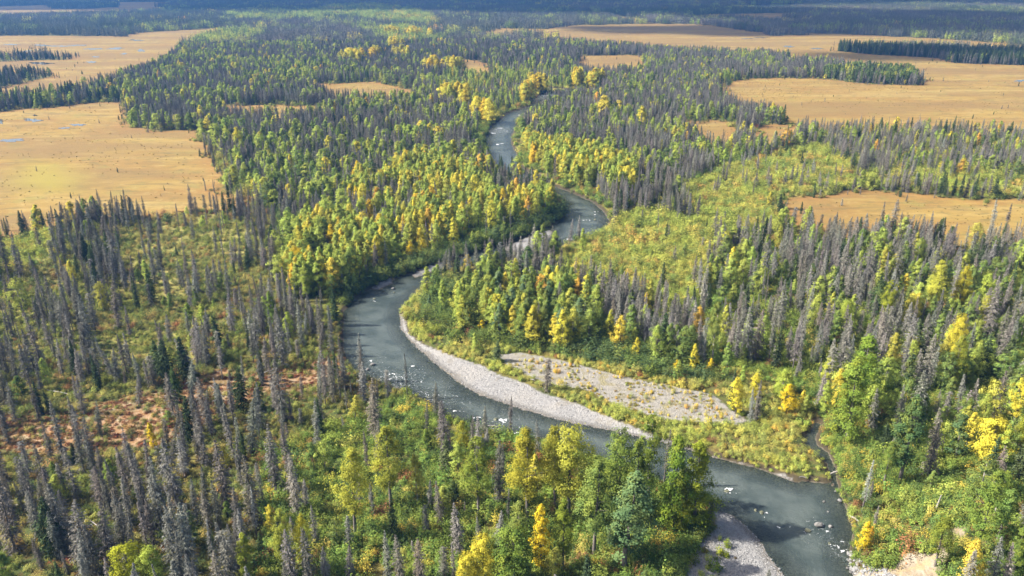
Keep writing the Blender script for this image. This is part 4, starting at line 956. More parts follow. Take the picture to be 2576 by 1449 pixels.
def ordw(n):
    return f"{n}{'th' if 10 < n % 100 < 14 else {1: 'st', 2: 'nd', 3: 'rd'}.get(n % 10, 'th')}"
COLOURS = [('gold', C_GOLD), ('yellow', C_Y), ('orange', C_O), ('olive', C_OL), ('yellow-green', C_YG), ('green', C_G), ('deep-green', C_DG), ('blue-green', C_BG), ('russet', (.23, .085, .03)), ('rust', (.5, .2, .04))]
def colour_name(t):
    t = np.array(t) / 1.25; best = None
    for n, c in COLOURS:
        c = np.array(c); d = np.abs(np.log((t + .01) / (c + .01))).sum()
        if best is None or d < best[0]: best = (d, n)
    return best[1]
def label_all(items):
    """items: dicts with o (root), noun, look, size, zone, px"""
    keys = {}
    for it in items: keys.setdefault((it['noun'], it['look'], it['size'], it['zone']), []).append(it)
    for (noun, look, size, zone), L in keys.items():
        L.sort(key=lambda i: i['px'])
        for k, it in enumerate(L):
            base = f"{size} {look} {noun} {ZONE_PHRASE[zone]}"
            if len(L) > 1:
                base += ', leftmost such' if k == 0 else ', rightmost such' if k == len(L) - 1 else f', {ordw(k + 1)} such from left'
            it['o']['label'] = base

# ------------------------------------------------------------------ single trees
PARTS = {}
def part_meshes(kind, i):
    if (kind, i) not in PARTS:
        p = PROTO[kind][i]
        PARTS[(kind, i)] = (p['s'].build(f'{kind}_trunk', p['mats'], 0), p['s'].build(f'{kind}_crown', p['mats'], 1))
    return PARTS[(kind, i)]
ITEMS = []
def place_single(name, kind, var, loc, rot, scl, tint, cat, group, parts=('trunk', 'crown'), **info):
    a, b = part_meshes(kind, var)
    r = bpy.data.objects.new(name, None); COL.objects.link(r)
    r.empty_display_size = 0.5
    r.location = loc; r.rotation_euler = rot; r.scale = scl
    r['category'] = cat; r['group'] = group
    for nm, me in zip(parts, (a, b)):
        o = bpy.data.objects.new(nm, me); COL.objects.link(o); o.parent = r
        o['tint'] = [float(v) for v in tint]
    ITEMS.append(dict(o=r, **info))
    return r

def place_trees():
    rng = np.random.default_rng(5)
    cat = lambda k: np.concatenate([t[k] for t in TREES])
    kind = np.concatenate([np.full(len(t['x']), t['kind'], dtype='U16') for t in TREES])
    x, y, z, h = cat('x'), cat('y'), cat('z'), cat('h')
    tint = np.concatenate([t['tint'] for t in TREES])
    n = len(x)
    hand = np.concatenate([np.full(len(t['x']), t['hand']) for t in TREES])
    var = np.concatenate([t['variant'] if t['variant'] is not None else np.full(len(t['x']), -1) for t in TREES])
    wide = np.concatenate([t['wide'] if t['wide'] is not None else rng.uniform(0.85, 1.2, len(t['x'])) for t in TREES])
    npk = np.array([len(PROTO[k]) for k in kind])
    var = np.where(var < 0, (rng.uniform(0, 1, n) * npk).astype(int), var)
    Hp = np.array([PROTO[k][v]['H'] for k, v in zip(kind, var)])
    s = h / Hp
    wide = wide * np.where(hand, 1.0, np.clip((Hp / np.maximum(h, 1.0)) ** 0.25, 0.9, 1.35))
    zall = zone_of(x, y)
    loose = np.isin(zall, [i for i, zz in enumerate(ZONES) if zz[0] in ('left_forest', 'left_forest_low', 'middle_right')] + [-1]) & (kind == 'poplar') & ~hand
    wide = np.where(loose, wide * 1.3, wide)
    scl = np.stack([s * wide, s * wide, s], 1)
    tl = np.where(kind == 'dead_spruce', 0.028 + 0.10 * (rng.uniform(0, 1, n) < .04), 0.026)
    rot = np.stack([rng.normal(0, 1, n) * tl, rng.normal(0, 1, n) * tl, rng.uniform(0, 6.283, n)], 1)
    P = np.stack([x, y, z], 1)
    px, py = project(x, y, z); qx, qy = project(x, y, z + h); mx, my = project(x, y, z + h * 0.6)
    size = py - qy
    seen = (mx > 8) & (mx < 2568) & (my < 1436) & (qy > 0)
    zi = zone_of(x, y); rs, gs, ms, bs = surface_masks(x, y)
    yellow = tint[:, 0] > 1.08 * tint[:, 1]
    single = np.zeros(n, bool)
    sets = [('dead_spruce', kind == 'dead_spruce', 'dead spruce', 'dead spruce', 'standing dead spruces', ('trunk', 'branches')),
            ('green_spruce', kind == 'green_spruce', 'green spruce', 'spruce', 'living spruces', ('trunk', 'crown')),
            ('yellow_poplar', np.isin(kind, ('poplar', 'big_poplar')) & yellow, 'poplar', 'tree', 'poplars turned yellow', ('trunk', 'crown')),
            ('green_poplar', np.isin(kind, ('poplar', 'big_poplar')) & ~yellow, 'poplar', 'tree', 'poplars still green', ('trunk', 'crown'))]
    for name, m, noun, ct, grp, parts in sets:
        idx = np.nonzero(m & seen & (size > 22))[0]
        order = idx[np.argsort(-(size[idx] + 1000 * hand[idx]))][:300]
        single[order] = True
        hs = h[order]; q1, q2 = np.quantile(hs, [0.33, 0.7])
        for i in order:
            look = colour_name(tint[i]) if noun == 'poplar' else ('dark' if noun == 'green spruce' else ('pale' if tint[i].mean() > .215 else 'brownish' if tint[i, 0] > 1.32 * tint[i, 2] else 'charcoal' if tint[i].mean() < .16 else 'grey'))
            zn = 'meadow' if ms[i] > 0 else (ZONES[zi[i]][0] if zi[i] >= 0 else '')
            place_single(name, kind[i], int(var[i]), P[i], rot[i], scl[i], tint[i], ct, grp, parts, noun=noun, look=look, size='tall' if h[i] > q2 else 'mid-sized' if h[i] > q1 else 'small', zone=zn, px=float(mx[i]))
    rest = ~single
    for nm, kinds, lab, ct in (('dead_spruce_forest', ('dead_spruce',), 'grey standing dead spruces of the further forest', 'dead spruce'),
                               ('green_spruce_forest', ('green_spruce',), 'dark living spruces scattered through the further forest', 'spruce'),
                               ('poplar_forest', ('poplar', 'big_poplar'), 'green and golden poplars of the further forest', 'tree')):
        m = rest & np.isin(kind, kinds)
        col, ix = proto_collection(nm + '_kinds', kinds)
        scatter_object(nm, lab, ct, col, P[m], rot[m], scl[m], [ix[(k, v)] for k, v in zip(kind[m], var[m])], tint[m])
place_trees()

# ------------------------------------------------------------------ distant forest (patches of many trees, past telling apart)
def far_forest():
    rng = np.random.default_rng(77)
    for kd in ('far_spruce', 'far_poplar'):
        for v in range(4):
            s = Soup(); r2 = np.random.default_rng(900 + v + (10 if kd == 'far_poplar' else 0))
            for t in range(17 if kd == 'far_spruce' else 15):
                c = np.array([r2.uniform(-10, 10), r2.uniform(-10, 10), 0]); H = r2.uniform(8, 15); vv = r2.uniform(0.7, 1.25)
                if kd == 'far_spruce':
                    k = 34; tt = r2.uniform(0.02, 1, k); a = r2.uniform(0, 6.28, k); L = 1.35 * np.minimum(1, (1 - tt) * 2 + .1) * r2.uniform(.7, 1.2, k)
                    A = c + np.stack([0 * a, 0 * a, tt * H + 0.25], 1); B = c + np.stack([np.cos(a) * L, np.sin(a) * L, tt * H - 0.5 * L], 1)
                    w = np.stack([-np.sin(a), np.cos(a), 0 * a + .8], 1) * 0.34
                    s.tris(np.stack([A, B - w, B + w], 1), vv * r2.uniform(.75, 1.25, k), 0.0, 1)
                    s.tube([c + [0, 0, -.3], c + [0, 0, H]], [.16, .02], 3, .8, 0)
                else:
                    k = 70; tt = r2.uniform(0.1, 1, k); a = r2.uniform(0, 6.28, k); R = 2.4 * np.sin(math.pi * np.clip(tt * .9 + .08, 0, 1)) ** .7 * np.sqrt(r2.uniform(.2, 1, k))
                    Pp = c + np.stack([np.cos(a) * R, np.sin(a) * R, tt * H], 1); o = Pp - (c + [0, 0, H * .45]); o /= np.linalg.norm(o, axis=1, keepdims=True)
                    s.quads(leaf_quads(r2, Pp, o, 1.15), vv * r2.uniform(.8, 1.2, k), np.clip(r2.normal(.2, .3), 0, 1), 1)
                    s.tube([c + [0, 0, -.3], c + [0, 0, H * .8]], [.2, .05], 3, .9, 0)
            reg(kd, s, 12, 10, LD if kd == 'far_spruce' else LP)
    x, y, _ = candidates(1300, 3500, 17.0, 78)
    rs, gs, ms, bs = surface_masks(x, y)
    px, py = project(x, y, 0.0)
    ok = (rs < -8) & (ms < 2.0) & (sdist(x, y, W_LAKE, 5.0) < -4)
    x, y, py = x[ok], y[ok], py[ok]
    fg = sdmax(x, y, FAR_GREEN, 40.0)
    n = len(x)
    mixn = fbm(x, y, 160, 301)
    isp = (rng.uniform(0, 1, n) < np.where(fg > 0, 0.85, 0.05 + 0.16 * (mixn > 0.56)))
    tint = np.zeros((n, 3))
    t, _ = pick_tint(rng, 'dead', n); live, _ = pick_tint(rng, 'live', n)
    f = np.clip(0.25 + 1.6 * (fbm(x, y, 220, 305) - 0.45), 0, 0.9)[:, None]
    tint = t * 0.8 * (1 - f) + live * f
    q, _ = pick_tint(rng, 'left', n); tint[isp] = q[isp]
    col, ix = proto_collection('distant_forest_kinds', ('far_spruce', 'far_poplar'))
    v = rng.integers(0, 4, n)
    variant = np.where(isp, 4 + v, v)
    z = ground_z(x, y)
    sc = rng.uniform(0.85, 1.15, n)
    scatter_object('distant_forest', 'blue-grey distant forest reaching to the top of the picture', 'forest', col, np.stack([x, y, z], 1),
                   np.stack([0 * x, 0 * x, rng.integers(0, 4, n) * math.pi / 2 + rng.normal(0, .2, n)], 1), np.stack([sc, sc, sc], 1), variant, tint)
far_forest()

# ------------------------------------------------------------------ shrubs, saplings, heath
def place_shrubs():
    rng = np.random.default_rng(6)
    n = len(SX); var = rng.integers(0, 6, n)
    H = np.array([p['H'] for p in PROTO['shrub']])[var] * SS
    px, py = project(SX, SY, SZ); qx, qy = project(SX, SY, SZ + H)
    rz = rng.uniform(0, 6.283, n)
    zi = zone_of(SX, SY)
    zn = np.array([ZONES[i][0] if i >= 0 else '' for i in zi])
    yel = ST[:, 0] > 1.02 * ST[:, 1]
    good = np.isin(zn, ('bar_belt', 'point_rim', 'near_centre', 'right_front', 'left_bank', 'bar_head')) & (px > 10) & (px < 2566) & (py < 1430) & (H > 1.2)
    idx = np.nonzero(good)[0]
    idx = idx[np.argsort(-((py - qy)[idx] * np.where(np.isin(zn[idx], ('bar_belt', 'point_rim', 'bar_head')), 1.25, 1.0)))][:220]
    single = np.zeros(n, bool); single[idx] = True
    q1 = np.median(H[idx])
    for i in idx:
        place_single('willow_shrub', 'shrub', int(var[i]), (SX[i], SY[i], SZ[i]), (0, 0, rz[i]), (SS[i],) * 3, ST[i], 'shrub', 'leafy shrubs', ('stems', 'foliage'),
                     noun='shrub', look=colour_name(ST[i]), size='big' if H[i] > q1 else 'low', zone=zn[i], px=float(px[i]))
    m = ~single
    col, ix = proto_collection('undergrowth_kinds', ('shrub',))
    scatter_object('undergrowth', 'dense green and yellow undergrowth between the trees', 'undergrowth', col, np.stack([SX, SY, SZ], 1)[m], np.stack([0 * rz, 0 * rz, rz], 1)[m],
                   (np.stack([SS, SS, SS * rng.uniform(.8, 1.2, n)], 1))[m], var[m], ST[m])
    # round willow by the river bend
    x, y, z = ground_hit(np.array([1548.]), np.array([552.]))
    place_single('willow_shrub', 'shrub', 3, (x[0], y[0], z[0]), (0, 0, .4), (2.6, 2.6, 2.6), (.13, .19, .035), 'shrub', 'leafy shrubs', ('stems', 'foliage'), noun='willow', look='round green', size='single', zone='opening_river_right', px=1548.)
    for (px_, py_, s_, t_) in ((1040, 805, 1.5, (.10, .14, .035)), (1065, 815, 1.7, (.09, .13, .035)), (1100, 840, 1.5, (.13, .16, .03)), (1025, 800, 1.1, (.24, .24, .05)), (1150, 858, 1.7, (.07, .11, .03)), (1210, 872, 1.6, (.08, .12, .03)), (1640, 945, 1.6, (.09, .13, .03))):
        x, y, z = ground_hit(np.array([float(px_)]), np.array([float(py_)]))
        place_single('willow_shrub', 'shrub', 1, (x[0], y[0], z[0]), (0, 0, px_), (s_ * 1.2,) * 3, t_, 'shrub', 'leafy shrubs', ('stems', 'foliage'), noun='willow', look=colour_name(t_), size='large', zone='point_rim', px=float(px_))
    # saplings on the gravel
    n = 0; tries = 0
    lo = W_GRAVEL['sandy'].min(0); hi = W_GRAVEL['sandy'].max(0)
    while n < 170 and tries < 6000:
        tries += 1
        x = rng.uniform(lo[0], hi[0]); y = rng.uniform(lo[1], hi[1]); X = np.array([x]); Yv = np.array([y])
        if sdist(X, Yv, W_GRAVEL['sandy'], 5)[0] < 0.3 or fbm(X, Yv, 9, 55)[0] < rng.uniform(.25, .6): continue
        t, _ = pick_tint(rng, 's_sap', 1); s_ = rng.uniform(.22, .55) * (1.5 if rng.uniform() < .12 else 1); v = int(rng.integers(0, 6))
        z = float(ground_z(X, Yv)[0]); p, _ = project(X, Yv, z)
        place_single('poplar_sapling', 'shrub', v, (x, y, z), (0, 0, rng.uniform(0, 6)), (s_ * .75, s_ * .75, s_ * 1.15), t[0], 'sapling', 'saplings on the gravel bars', ('stems', 'foliage'),
                     noun='sapling', look=colour_name(t[0]), size='knee-high' if s_ < .38 else 'waist-high', zone='sandy', px=float(p[0]))
        n += 1
    for (px_, py_, s_, t_) in ((1811, 1359, .5, C_YG), (1772, 1390, .9, (.14, .13, .04)), (1830, 1375, 1.0, (.16, .22, .03)), (1812, 1395, 1.1, (.22, .26, .03)), (1826, 1400, .9, (.2, .25, .03)), (1800, 1408, .5, C_G), (1781, 1412, .8, C_YG), (1780, 1428, .8, C_YG), (1800, 1435, 1.4, (.10, .17, .03)), (1765, 1449, .7, C_YG), (1745, 1420, 1.2, (.09, .13, .03)), (1850, 1405, .35, (.1, .07, .05)), (1735, 1385, 1.6, (.08, .12, .03)), (1760, 1352, 1.3, C_OL)):
        x, y, z = ground_hit(np.array([float(px_)]), np.array([float(py_)]))
        place_single('poplar_sapling', 'shrub', int(px_) % 6, (x[0], y[0], z[0]), (0, 0, px_), (s_ * .8, s_ * .8, s_), t_, 'sapling', 'saplings on the gravel bars', ('stems', 'foliage'), noun='leafy sapling', look=colour_name(t_), size='small' if s_ < .85 else 'bushy', zone='near_bar', px=float(px_))
    # heath clumps
    x, y, r3 = candidates(92, 420, 0.8, 41)
    hs = sdmax(x, y, list(W_HEATH.values()), 10.0) + (fbm(x, y, 9, 43) - .5) * 10
    rs, gs, ms, bs = surface_masks(x, y)
    edge = (ms > -4) & (ms < 3)
    ok = ((hs > 0) & (r3.uniform(0, 1, len(x)) < .36) | edge & (r3.uniform(0, 1, len(x)) < .12)) & (rs < -1)
    x, y = x[ok], y[ok]; n = len(x)
    t, _ = pick_tint(r3, 's_heath', n)
    col, ix = proto_collection('heath_kinds', ('heath',))
    sc = r3.uniform(.5, 1.2, n)
    scatter_object('heath', 'red and orange dwarf heath on the ground', 'heath', col, np.stack([x, y, ground_z(x, y)], 1), np.stack([0 * x, 0 * x, r3.uniform(0, 6.28, n)], 1), np.stack([sc, sc, sc], 1), r3.integers(0, 4, n), t)
place_shrubs()
def tussocks():
    X = []; 
    for rmin, rmax, s_, seed, d in ((150, 420, 1.6, 51, .05), (420, 1000, 4.0, 52, .16)):
        x, y, r4 = candidates(rmin, rmax, s_, seed)
        rs, gs, ms, bs = surface_masks(x, y)
        k = (ms > 1) & (r4.uniform(0, 1, len(x)) < d * sstep(.42, .66, fbm(x * .5, y, 18, 57)) * 2)
        X.append((x[k], y[k], r4.uniform(.25, .65, k.sum()) * (1 if rmin < 400 else 1.2)))
    p = W_GRAVEL['sandy']; r4 = np.random.default_rng(58); c = r4.uniform(p.min(0), p.max(0), (9000, 2))
    k = (sdist(c[:, 0], c[:, 1], p, 5) > -.5) & (fbm(c[:, 0], c[:, 1], 6, 59) > .52); c = c[k][:200]
    X.append((c[:, 0], c[:, 1], r4.uniform(.3, .75, len(c))))
    x, y, sc = [np.concatenate([v[i] for v in X]) for i in range(3)]
    n = len(x); t = np.array([(.17, .13, .05), (.21, .155, .055), (.15, .14, .05), (.24, .18, .07), (.19, .12, .045)])[np.random.default_rng(60).integers(0, 5, n)]
    t[-len(c):] = np.array([(.30, .25, .05), (.20, .19, .05), (.34, .22, .05)])[r4.integers(0, 3, len(c))]
    col, ix = proto_collection('tussock_kinds', ('heath',))
    scatter_object('sedge_tussocks', 'brown sedge tussocks speckling the bogs and the sandy bar', 'sedge', col, np.stack([x, y, ground_z(x, y)], 1), np.stack([0 * x, 0 * x, r4.uniform(0, 6.28, n)], 1), np.stack([sc, sc, sc], 1), r4.integers(0, 4, n), t)
tussocks()
label_all(ITEMS)

# ------------------------------------------------------------------ stones, logs, foam, ponds
def stone_mesh(name, seed, mat, sub=2):
    import bmesh
    bm = bmesh.new(); bmesh.ops.create_icosphere(bm, subdivisions=sub, radius=1.0)
    rng = np.random.default_rng(seed)
    nrm = rand_unit(rng, 9); off = rng.uniform(.62, .95, 9)
    for v in bm.verts:
        p = np.array(v.co)
        for k in range(9):
            d = p @ nrm[k] - off[k]
            if d > 0: p = p - nrm[k] * d * 0.85
        p *= 1 + rng.normal(0, .02)
        v.co = (p[0] * 1.15, p[1] * 0.9, p[2] * 0.72)
    me = bpy.data.meshes.new(name); bm.to_mesh(me); bm.free(); me.materials.append(mat)
    return me
BOULDERS = [  # x, y, radius m, wet?, label
 (2060, 1323, 1.15, 0, 'largest pale boulder standing in the near rapids'), (2089, 1326, .62, 0, 'smaller pale boulder right of the largest one in the rapids'), (2032, 1335, .8, 1, 'wet boulder with foam left of the largest boulder'),
 (2103, 1236, .55, 0, 'pale stone at the right bank by the creek mouth'), (2112, 1261, .7, 0, 'grey boulder half under the right bank shrubs'), (2073, 1263, .42, 0, 'small pale stone in the water off the right bank'), (1901, 1284, .6, 1, 'mossy green boulder just under water near the gravel bar'),
 (2083, 1288, .3, 0, 'tiny stone in the shaded water below the bank'), (2087, 1368, .45, 1, 'dark wet stone above the lower foam line'), (2136, 1412, .4, 0, 'pale stone at the foot of the sand bluff'), (2132, 1430, .4, 0, 'rounded pale stone by the water under the bluff'), (2140, 1440, .5, 0, 'blocky pale stone at the lowest right water edge'), (2140, 1400, .35, 0, 'small stone where the bluff meets the water'),
 (1497, 553, .9, 1, 'dark boulder in the middle river bend'), (989, 727, .9, 0, 'pale flat boulder in the left river bend'), (991, 736, .6, 1, 'yellowish stone below the flat boulder in the bend'), (1037, 738, .5, 1, 'pale stone near the inner shore of the bend'), (942, 752, .7, 1, 'wet boulder trailing foam in the left bend'), (1247, 1055, .8, 1, 'dark boulder splitting the rapids above the near trees'), (1287, 1092, .9, 1, 'dark wet boulder against the near bank'), (996, 978, 1.0, 0, 'whitish boulder by the near left bank'), (925, 930, .7, 0, 'white stone in the shallows at the left bank'), (938, 918, .9, 0, 'broad white stone off the left bank'), (905, 945, .6, 0, 'grey stone on the shore by the heath'), (1828, 1236, .7, 1, 'submerged boulder raising the upper white wave'), (1916, 1290, .7, 1, 'submerged boulder raising the second white wave'),
]
for i, (px, py, r, wet, lab) in enumerate(BOULDERS):
    x, y = unproject(px, py, WATER_Z)
    o = add_obj('boulder', stone_mesh('boulder', 600 + i, M_WETROCK if wet else M_ROCK), label=lab, category='boulder', group='boulders in the river')
    o.location = (float(x), float(y), WATER_Z + (0.05 * r if wet else 0.25 * r)); o.rotation_euler = (0, 0, i * 1.3); o.scale = (r * .82, r * .82, r * (.65 if wet else .82))
def cobbles():
    rng = np.random.default_rng(15); P = []; S = []
    for k, n in (('point', 9000), ('near', 4500), ('strip', 250), ('mid', 600), ('ledge', 100), ('sandy', 60)):
        p = W_GRAVEL[k]; lo, hi = p.min(0), p.max(0)
        c = rng.uniform(lo, hi, (n * 6, 2)); c = c[(sdist(c[:, 0], c[:, 1], p, 5) > 0.1) & (river_sd(c[:, 0], c[:, 1]) < 1.0)][:n]
        P.append(c); S.append(rng.gamma(2.2, .03, len(c)) + .05)
    b = unproject(np.array([2140, 2150.]), np.array([1400, 1460.]), -.5)
    c = np.stack([rng.uniform(b[0][0] - 1.5, b[0][0] + 5, 700), rng.uniform(b[1].min() - 8, b[1].max() + 2, 700)], 1); P.append(c); S.append(rng.gamma(2.2, .09, 700) + .06)
    P = np.concatenate(P); S = np.minimum(np.concatenate(S), .5); n = len(P)
    z = ground_z(P[:, 0], P[:, 1])
    col = bpy.data.collections.new('cobble_kinds')
    for i in range(5):
        col.objects.link(bpy.data.objects.new(f'cobble_{i}', stone_mesh('cobble', 700 + i, M_COBBLE, 1)))
    scatter_object('river_cobbles', 'grey cobbles covering the gravel bars', 'cobbles', col, np.stack([P[:, 0], P[:, 1], z + S * .1], 1), np.stack([rng.normal(0, .2, n), rng.normal(0, .2, n), rng.uniform(0, 6.28, n)], 1), np.stack([S, S, S], 1), rng.integers(0, 5, n), np.ones((n, 3)))
cobbles()
LOGS = [((1099, 1199), (1132, 1246), .24, 'pale fallen trunk lying among the near bank shrubs'), ((2137, 1303), (2160, 1319), .22, 'grey log sticking out of the right bank above the water'), ((2190, 1356), (2224, 1336), .20, 'long pale log on the bank behind the golden bush'), ((2236, 1353), (2250, 1336), .18, 'short log beside the long one on the bank'), ((2247, 1319), (2263, 1312), .2, 'curved grey log higher on the bluff side'),
        ((2350, 1293), (2360, 1266), .2, 'slanting grey snag on the bluff side'), ((2361, 1066), (2390, 1046), .22, 'broken white trunk in the right woods'), ((2487, 1260), (2507, 1280), .2, 'whitish fallen trunk near the right edge'), ((2170, 1399), (2194, 1396), .18, 'grey log at the top of the sand slope'), ((2044, 1013), (2054, 1029), .16, 'thin pale log at the head of the creek'), ((2088, 1197), (2110, 1190), .2, 'dark log across the creek mouth'),
        ((2372, 1160), (2400, 1157), .16, 'white fallen pole left of the yellow tree'), ((400, 946), (475, 950), .14, 'thin grey pole lying in the heath at left'), ((650, 950), (690, 930), .15, 'pale pole across the red heath'), ((560, 1000), (530, 975), .14, 'short grey pole on the red clearing'), ((120, 985), (190, 1000), .15, 'grey pole in the scrub at far left'), ((2010, 1204), (2030, 1208), .14, 'small driftwood stick at the gravel tip'), ((1335, 958), (1346, 962), .14, 'driftwood on the sandy bar'), ((1225, 1075), (1255, 1078), .14, 'pale stick by the near water edge'), ((250, 1330), (215, 1310), .14, 'bleached pole among the left spruces'), ((1630, 1072), (1645, 1078), .16, 'driftwood log at the edge of the bar')]
for i, (a, b_, r, lab) in enumerate(LOGS):
    A = np.array([float(v[0]) for v in ground_hit(np.array([float(a[0])]), np.array([float(a[1])]))]); B = np.array([float(v[0]) for v in ground_hit(np.array([float(b_[0])]), np.array([float(b_[1])]))])
    A[2] += r + .35; B[2] += r + .45
    if a[0] == 2350: B = A + np.array([.8, .4, 4.0])
    s = Soup(); mid = (A + B) / 2 + np.array([.1, .1, .08])
    rng = np.random.default_rng(i)
    s.tube([A - A, mid - A, B - A], [r, r * .85, r * .5], 7, 1.0, 0)
    D = (B - A)
    for k in range(6):
        c = D * rng.uniform(.15, .95); d = rand_unit(rng, 1)[0] * rng.uniform(.4, 1.0); d[2] = abs(d[2])
        s.tube([c, c + d], [r * .25, r * .08], 4, 1.0, 0)
    o = add_obj('fallen_log', s.build('fallen_log', [M_LOG]), label=lab, category='log', group='fallen logs'); o.location = A
FOAM = [(1834, 1230, 2.3, .5), (1840, 1240, 1.6, .4), (1922, 1292, 1.6, .6), (1928, 1300, 1.2, .4), (2031, 1342, 1.5, .5), (2053, 1345, 1.3, .4), (2082, 1337, .9, .3), (2098, 1373, 1.6, .4), (2118, 1386, 1.7, .4), (1957, 1326, .9, .2), (1262, 1056, 2.6, .4), (1275, 1061, 2.0, .3), (1295, 1090, 2.2, .4), (1000, 986, 2.4, .4), (985, 942, 2.5, .3), (1042, 920, 2.0, .3), (944, 758, 1.8, .3), (930, 908, 1.8, .3), (1255, 323, 5, .5), (1280, 330, 6, .5), (1240, 335, 4, .4), (1260, 362, 5, .3), (1312, 290, 5, .3), (1380, 242, 8, .4), (1475, 554, 3.5, .3), (1497, 540, 2, .3), (1432, 602, 3, .3), (1500, 533, 2, .2), (1060, 962, 1.8, .3), (1095, 1006, 2, .3), (1035, 990, 1.6, .3), (1150, 1035, 1.8, .25), (1200, 1050, 1.6, .25)]
def foam():
    rng = np.random.default_rng(3); V = []; F = []; n0 = 0
    for i, (px, py, r, hgt) in enumerate(FOAM):
        r *= 0.72; hgt *= 0.6
        x0, y0 = unproject(px, py, WATER_Z); m = 26
        gx, gy = np.meshgrid(np.linspace(-1, 1, m), np.linspace(-1, 1, m)); rr = np.hypot(gx, gy)
        a = rng.uniform(-.5, .5)
        X = x0 + r * (gx * math.cos(a) - gy * .4 * math.sin(a)); Yv = y0 + r * (gx * math.sin(a) + gy * .4 * math.cos(a))
        nz = fbm(X, Yv, r * .42, 800 + i, 4)
        hz = hgt * (1 - rr ** 2) * (nz * 1.6 - .35)
        V.append(np.stack([X, Yv, WATER_Z + .03 + hz], -1).reshape(-1, 3))
        idx = np.arange(m * m).reshape(m, m); f = np.stack([idx[:-1, :-1], idx[:-1, 1:], idx[1:, 1:], idx[1:, :-1]], -1).reshape(-1, 4)
        k = ((1 - rr) * .42 + nz * 1.5 - 1.04).ravel()[f].mean(1) > 0
        F.append(f[k] + n0); n0 += m * m
    add_obj('whitewater', mesh_from('whitewater', np.concatenate(V), [np.concatenate(F)], [M_FOAM], smooth=True), kind='stuff', label='white foam breaking over the river stones', category='whitewater')
foam()
PONDS = [(105, 114, 34, 4), (150, 116, 50, 3), (195, 114, 40, 3), (235, 123, 46, 3.5), (290, 122, 44, 4), (355, 127, 22, 5), (342, 101, 34, 3), (103, 159, 46, 6), (230, 156, 20, 5), (68, 128, 18, 3), (312, 135, 16, 3), (28, 112, 40, 2.5), (240, 143, 20, 2.5), (82, 302, 36, 8), (196, 314, 28, 6), (162, 322, 24, 4), (28, 353, 64, 7), (2, 306, 14, 9), (88, 290, 12, 3),
         (1984, 117, 24, 4), (2054, 122, 26, 3), (2034, 151, 20, 4), (2567, 203, 26, 5), (2466, 84, 34, 7), (2452, 88, 6, 4), (2294, 71, 16, 3), (1915, 95, 30, 2), (1880, 97, 24, 2), (2290, 105, 20, 1.5)]
for i, (px, py, w, h) in enumerate(PONDS):
    rng = np.random.default_rng(i); a = np.linspace(0, 2 * math.pi, 48, endpoint=False)
    rad = 1 + .35 * np.sin(a * 2 + i) * rng.uniform(.3, 1) + .25 * np.sin(a * 5 + i * 2) + .15 * np.sin(a * 9 + i)
    X, Yv = unproject(px + np.cos(a) * rad * w / 2, py + np.sin(a) * rad * h / 2, .1)
    V = np.stack([X, Yv, np.full(48, .12)], 1); V = np.concatenate([V, [[X.mean(), Yv.mean(), .12]]])
    F = np.array([(k, (k + 1) % 48, 48) for k in range(48)])[:, ::-1]
    add_obj('bog_pond', mesh_from('bog_pond', V, [F], [M_POND]), kind='structure')
LV = np.concatenate([W_LAKE, [W_LAKE.mean(0)]]); LN_ = len(W_LAKE)
add_obj('lake', mesh_from('lake', np.concatenate([LV, np.full((LN_ + 1, 1), .3)], 1), [np.array([(k, LN_, (k + 1) % LN_) for k in range(LN_)])], [M_POND]), kind='structure')

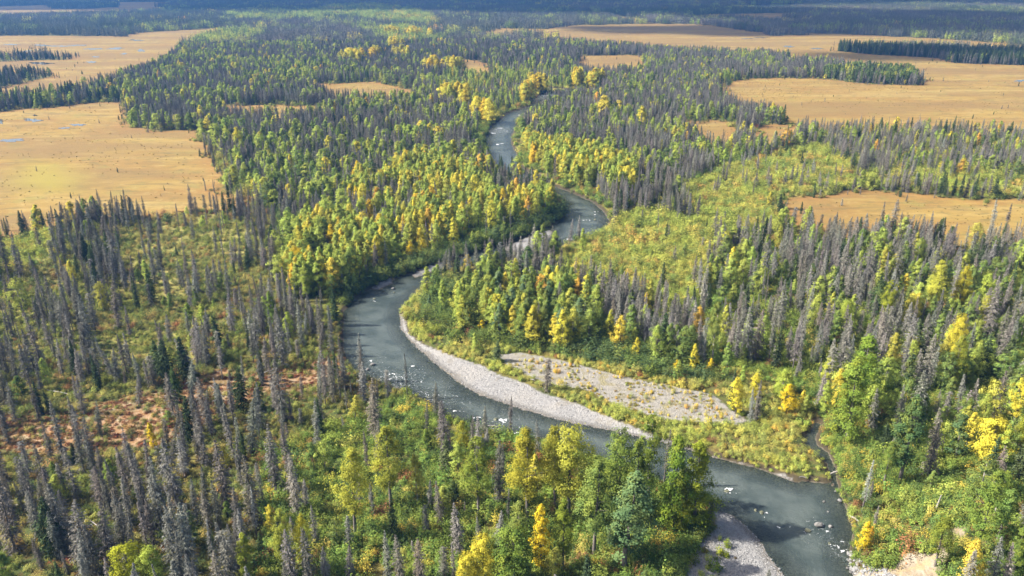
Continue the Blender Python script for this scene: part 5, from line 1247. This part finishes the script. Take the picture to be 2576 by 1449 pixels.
# ------------------------------------------------------------------ clouds over the far plain, out of the frame; they shade the top of the picture
M_CLOUD = mat_plain('cloud', (0.85, 0.86, 0.88), (0.9, 0.9, 0.9), 0.004, 1.0, 0.0)
def clouds():
    import bmesh
    ALT = 3000.0
    off = -sd / sd[2] * ALT            # ground shadow = cloud + off
    spots = [((1560, 30), (2700, 60), 60, 210), ((380, 16), (1600, 26), 64, 270), ((1780, 74), (2700, 84), 40, 110), ((1480, 72), (1800, 76), 12, 75), ((2060, 140), (2700, 146), 26, 42), ((-100, 30), (430, 10), 8, 120), ((-300, 3), (2900, 3), 90, 420)]
    for ci, ((ax, ay), (bx, by), n, rad) in enumerate(spots):
        rng = np.random.default_rng(40 + ci)
        f = rng.uniform(0, 1, n)
        X, Yv = unproject(ax + (bx - ax) * f, ay + (by - ay) * f + rng.normal(0, 1.0, n) * (4 if ay > 60 else 3))
        bm = bmesh.new()
        for x, y in zip(X, Yv):
            r = rad * rng.uniform(.55, 1.15)
            m = mathutils.Matrix.Translation((x - off[0], y - off[1], ALT + rng.uniform(-.2, .3) * r)) @ mathutils.Matrix.Diagonal((1.25 * r, 1.0 * r, .55 * r, 1))
            bmesh.ops.create_icosphere(bm, subdivisions=2, radius=1.0, matrix=m)
        for v in bm.verts:
            v.co += mathutils.Vector(mathutils.noise.noise_vector(v.co * (1.6 / rad))) * rad * .3
        me = bpy.data.meshes.new('cloud'); bm.to_mesh(me); bm.free(); me.materials.append(M_CLOUD)
        add_obj('cloud', me, kind='structure')
clouds()

# ------------------------------------------------------------------ the air
def haze():
    import bmesh
    bm = bmesh.new(); bmesh.ops.create_cube(bm, size=1.0)
    lo = np.array([-9000, -400, -6.0]); hi = np.array([9000, 12000, CAM_Z + 4])
    for v in bm.verts: v.co = lo + (np.array(v.co) + .5) * (hi - lo)
    me = bpy.data.meshes.new('haze'); bm.to_mesh(me); bm.free()
    m, nt, N, L = new_mat('haze'); b = NB(nt)
    pv = N.new('ShaderNodeVolumePrincipled'); pv.inputs['Color'].default_value = (0.11, 0.33, 0.80, 1); pv.inputs['Density'].default_value = 0.00011; pv.inputs['Anisotropy'].default_value = 0.2
    b.out(None, pv.outputs[0]); me.materials.append(m)
    add_obj('haze', me, kind='stuff', label='blue haze over the far plain', category='haze')
haze()
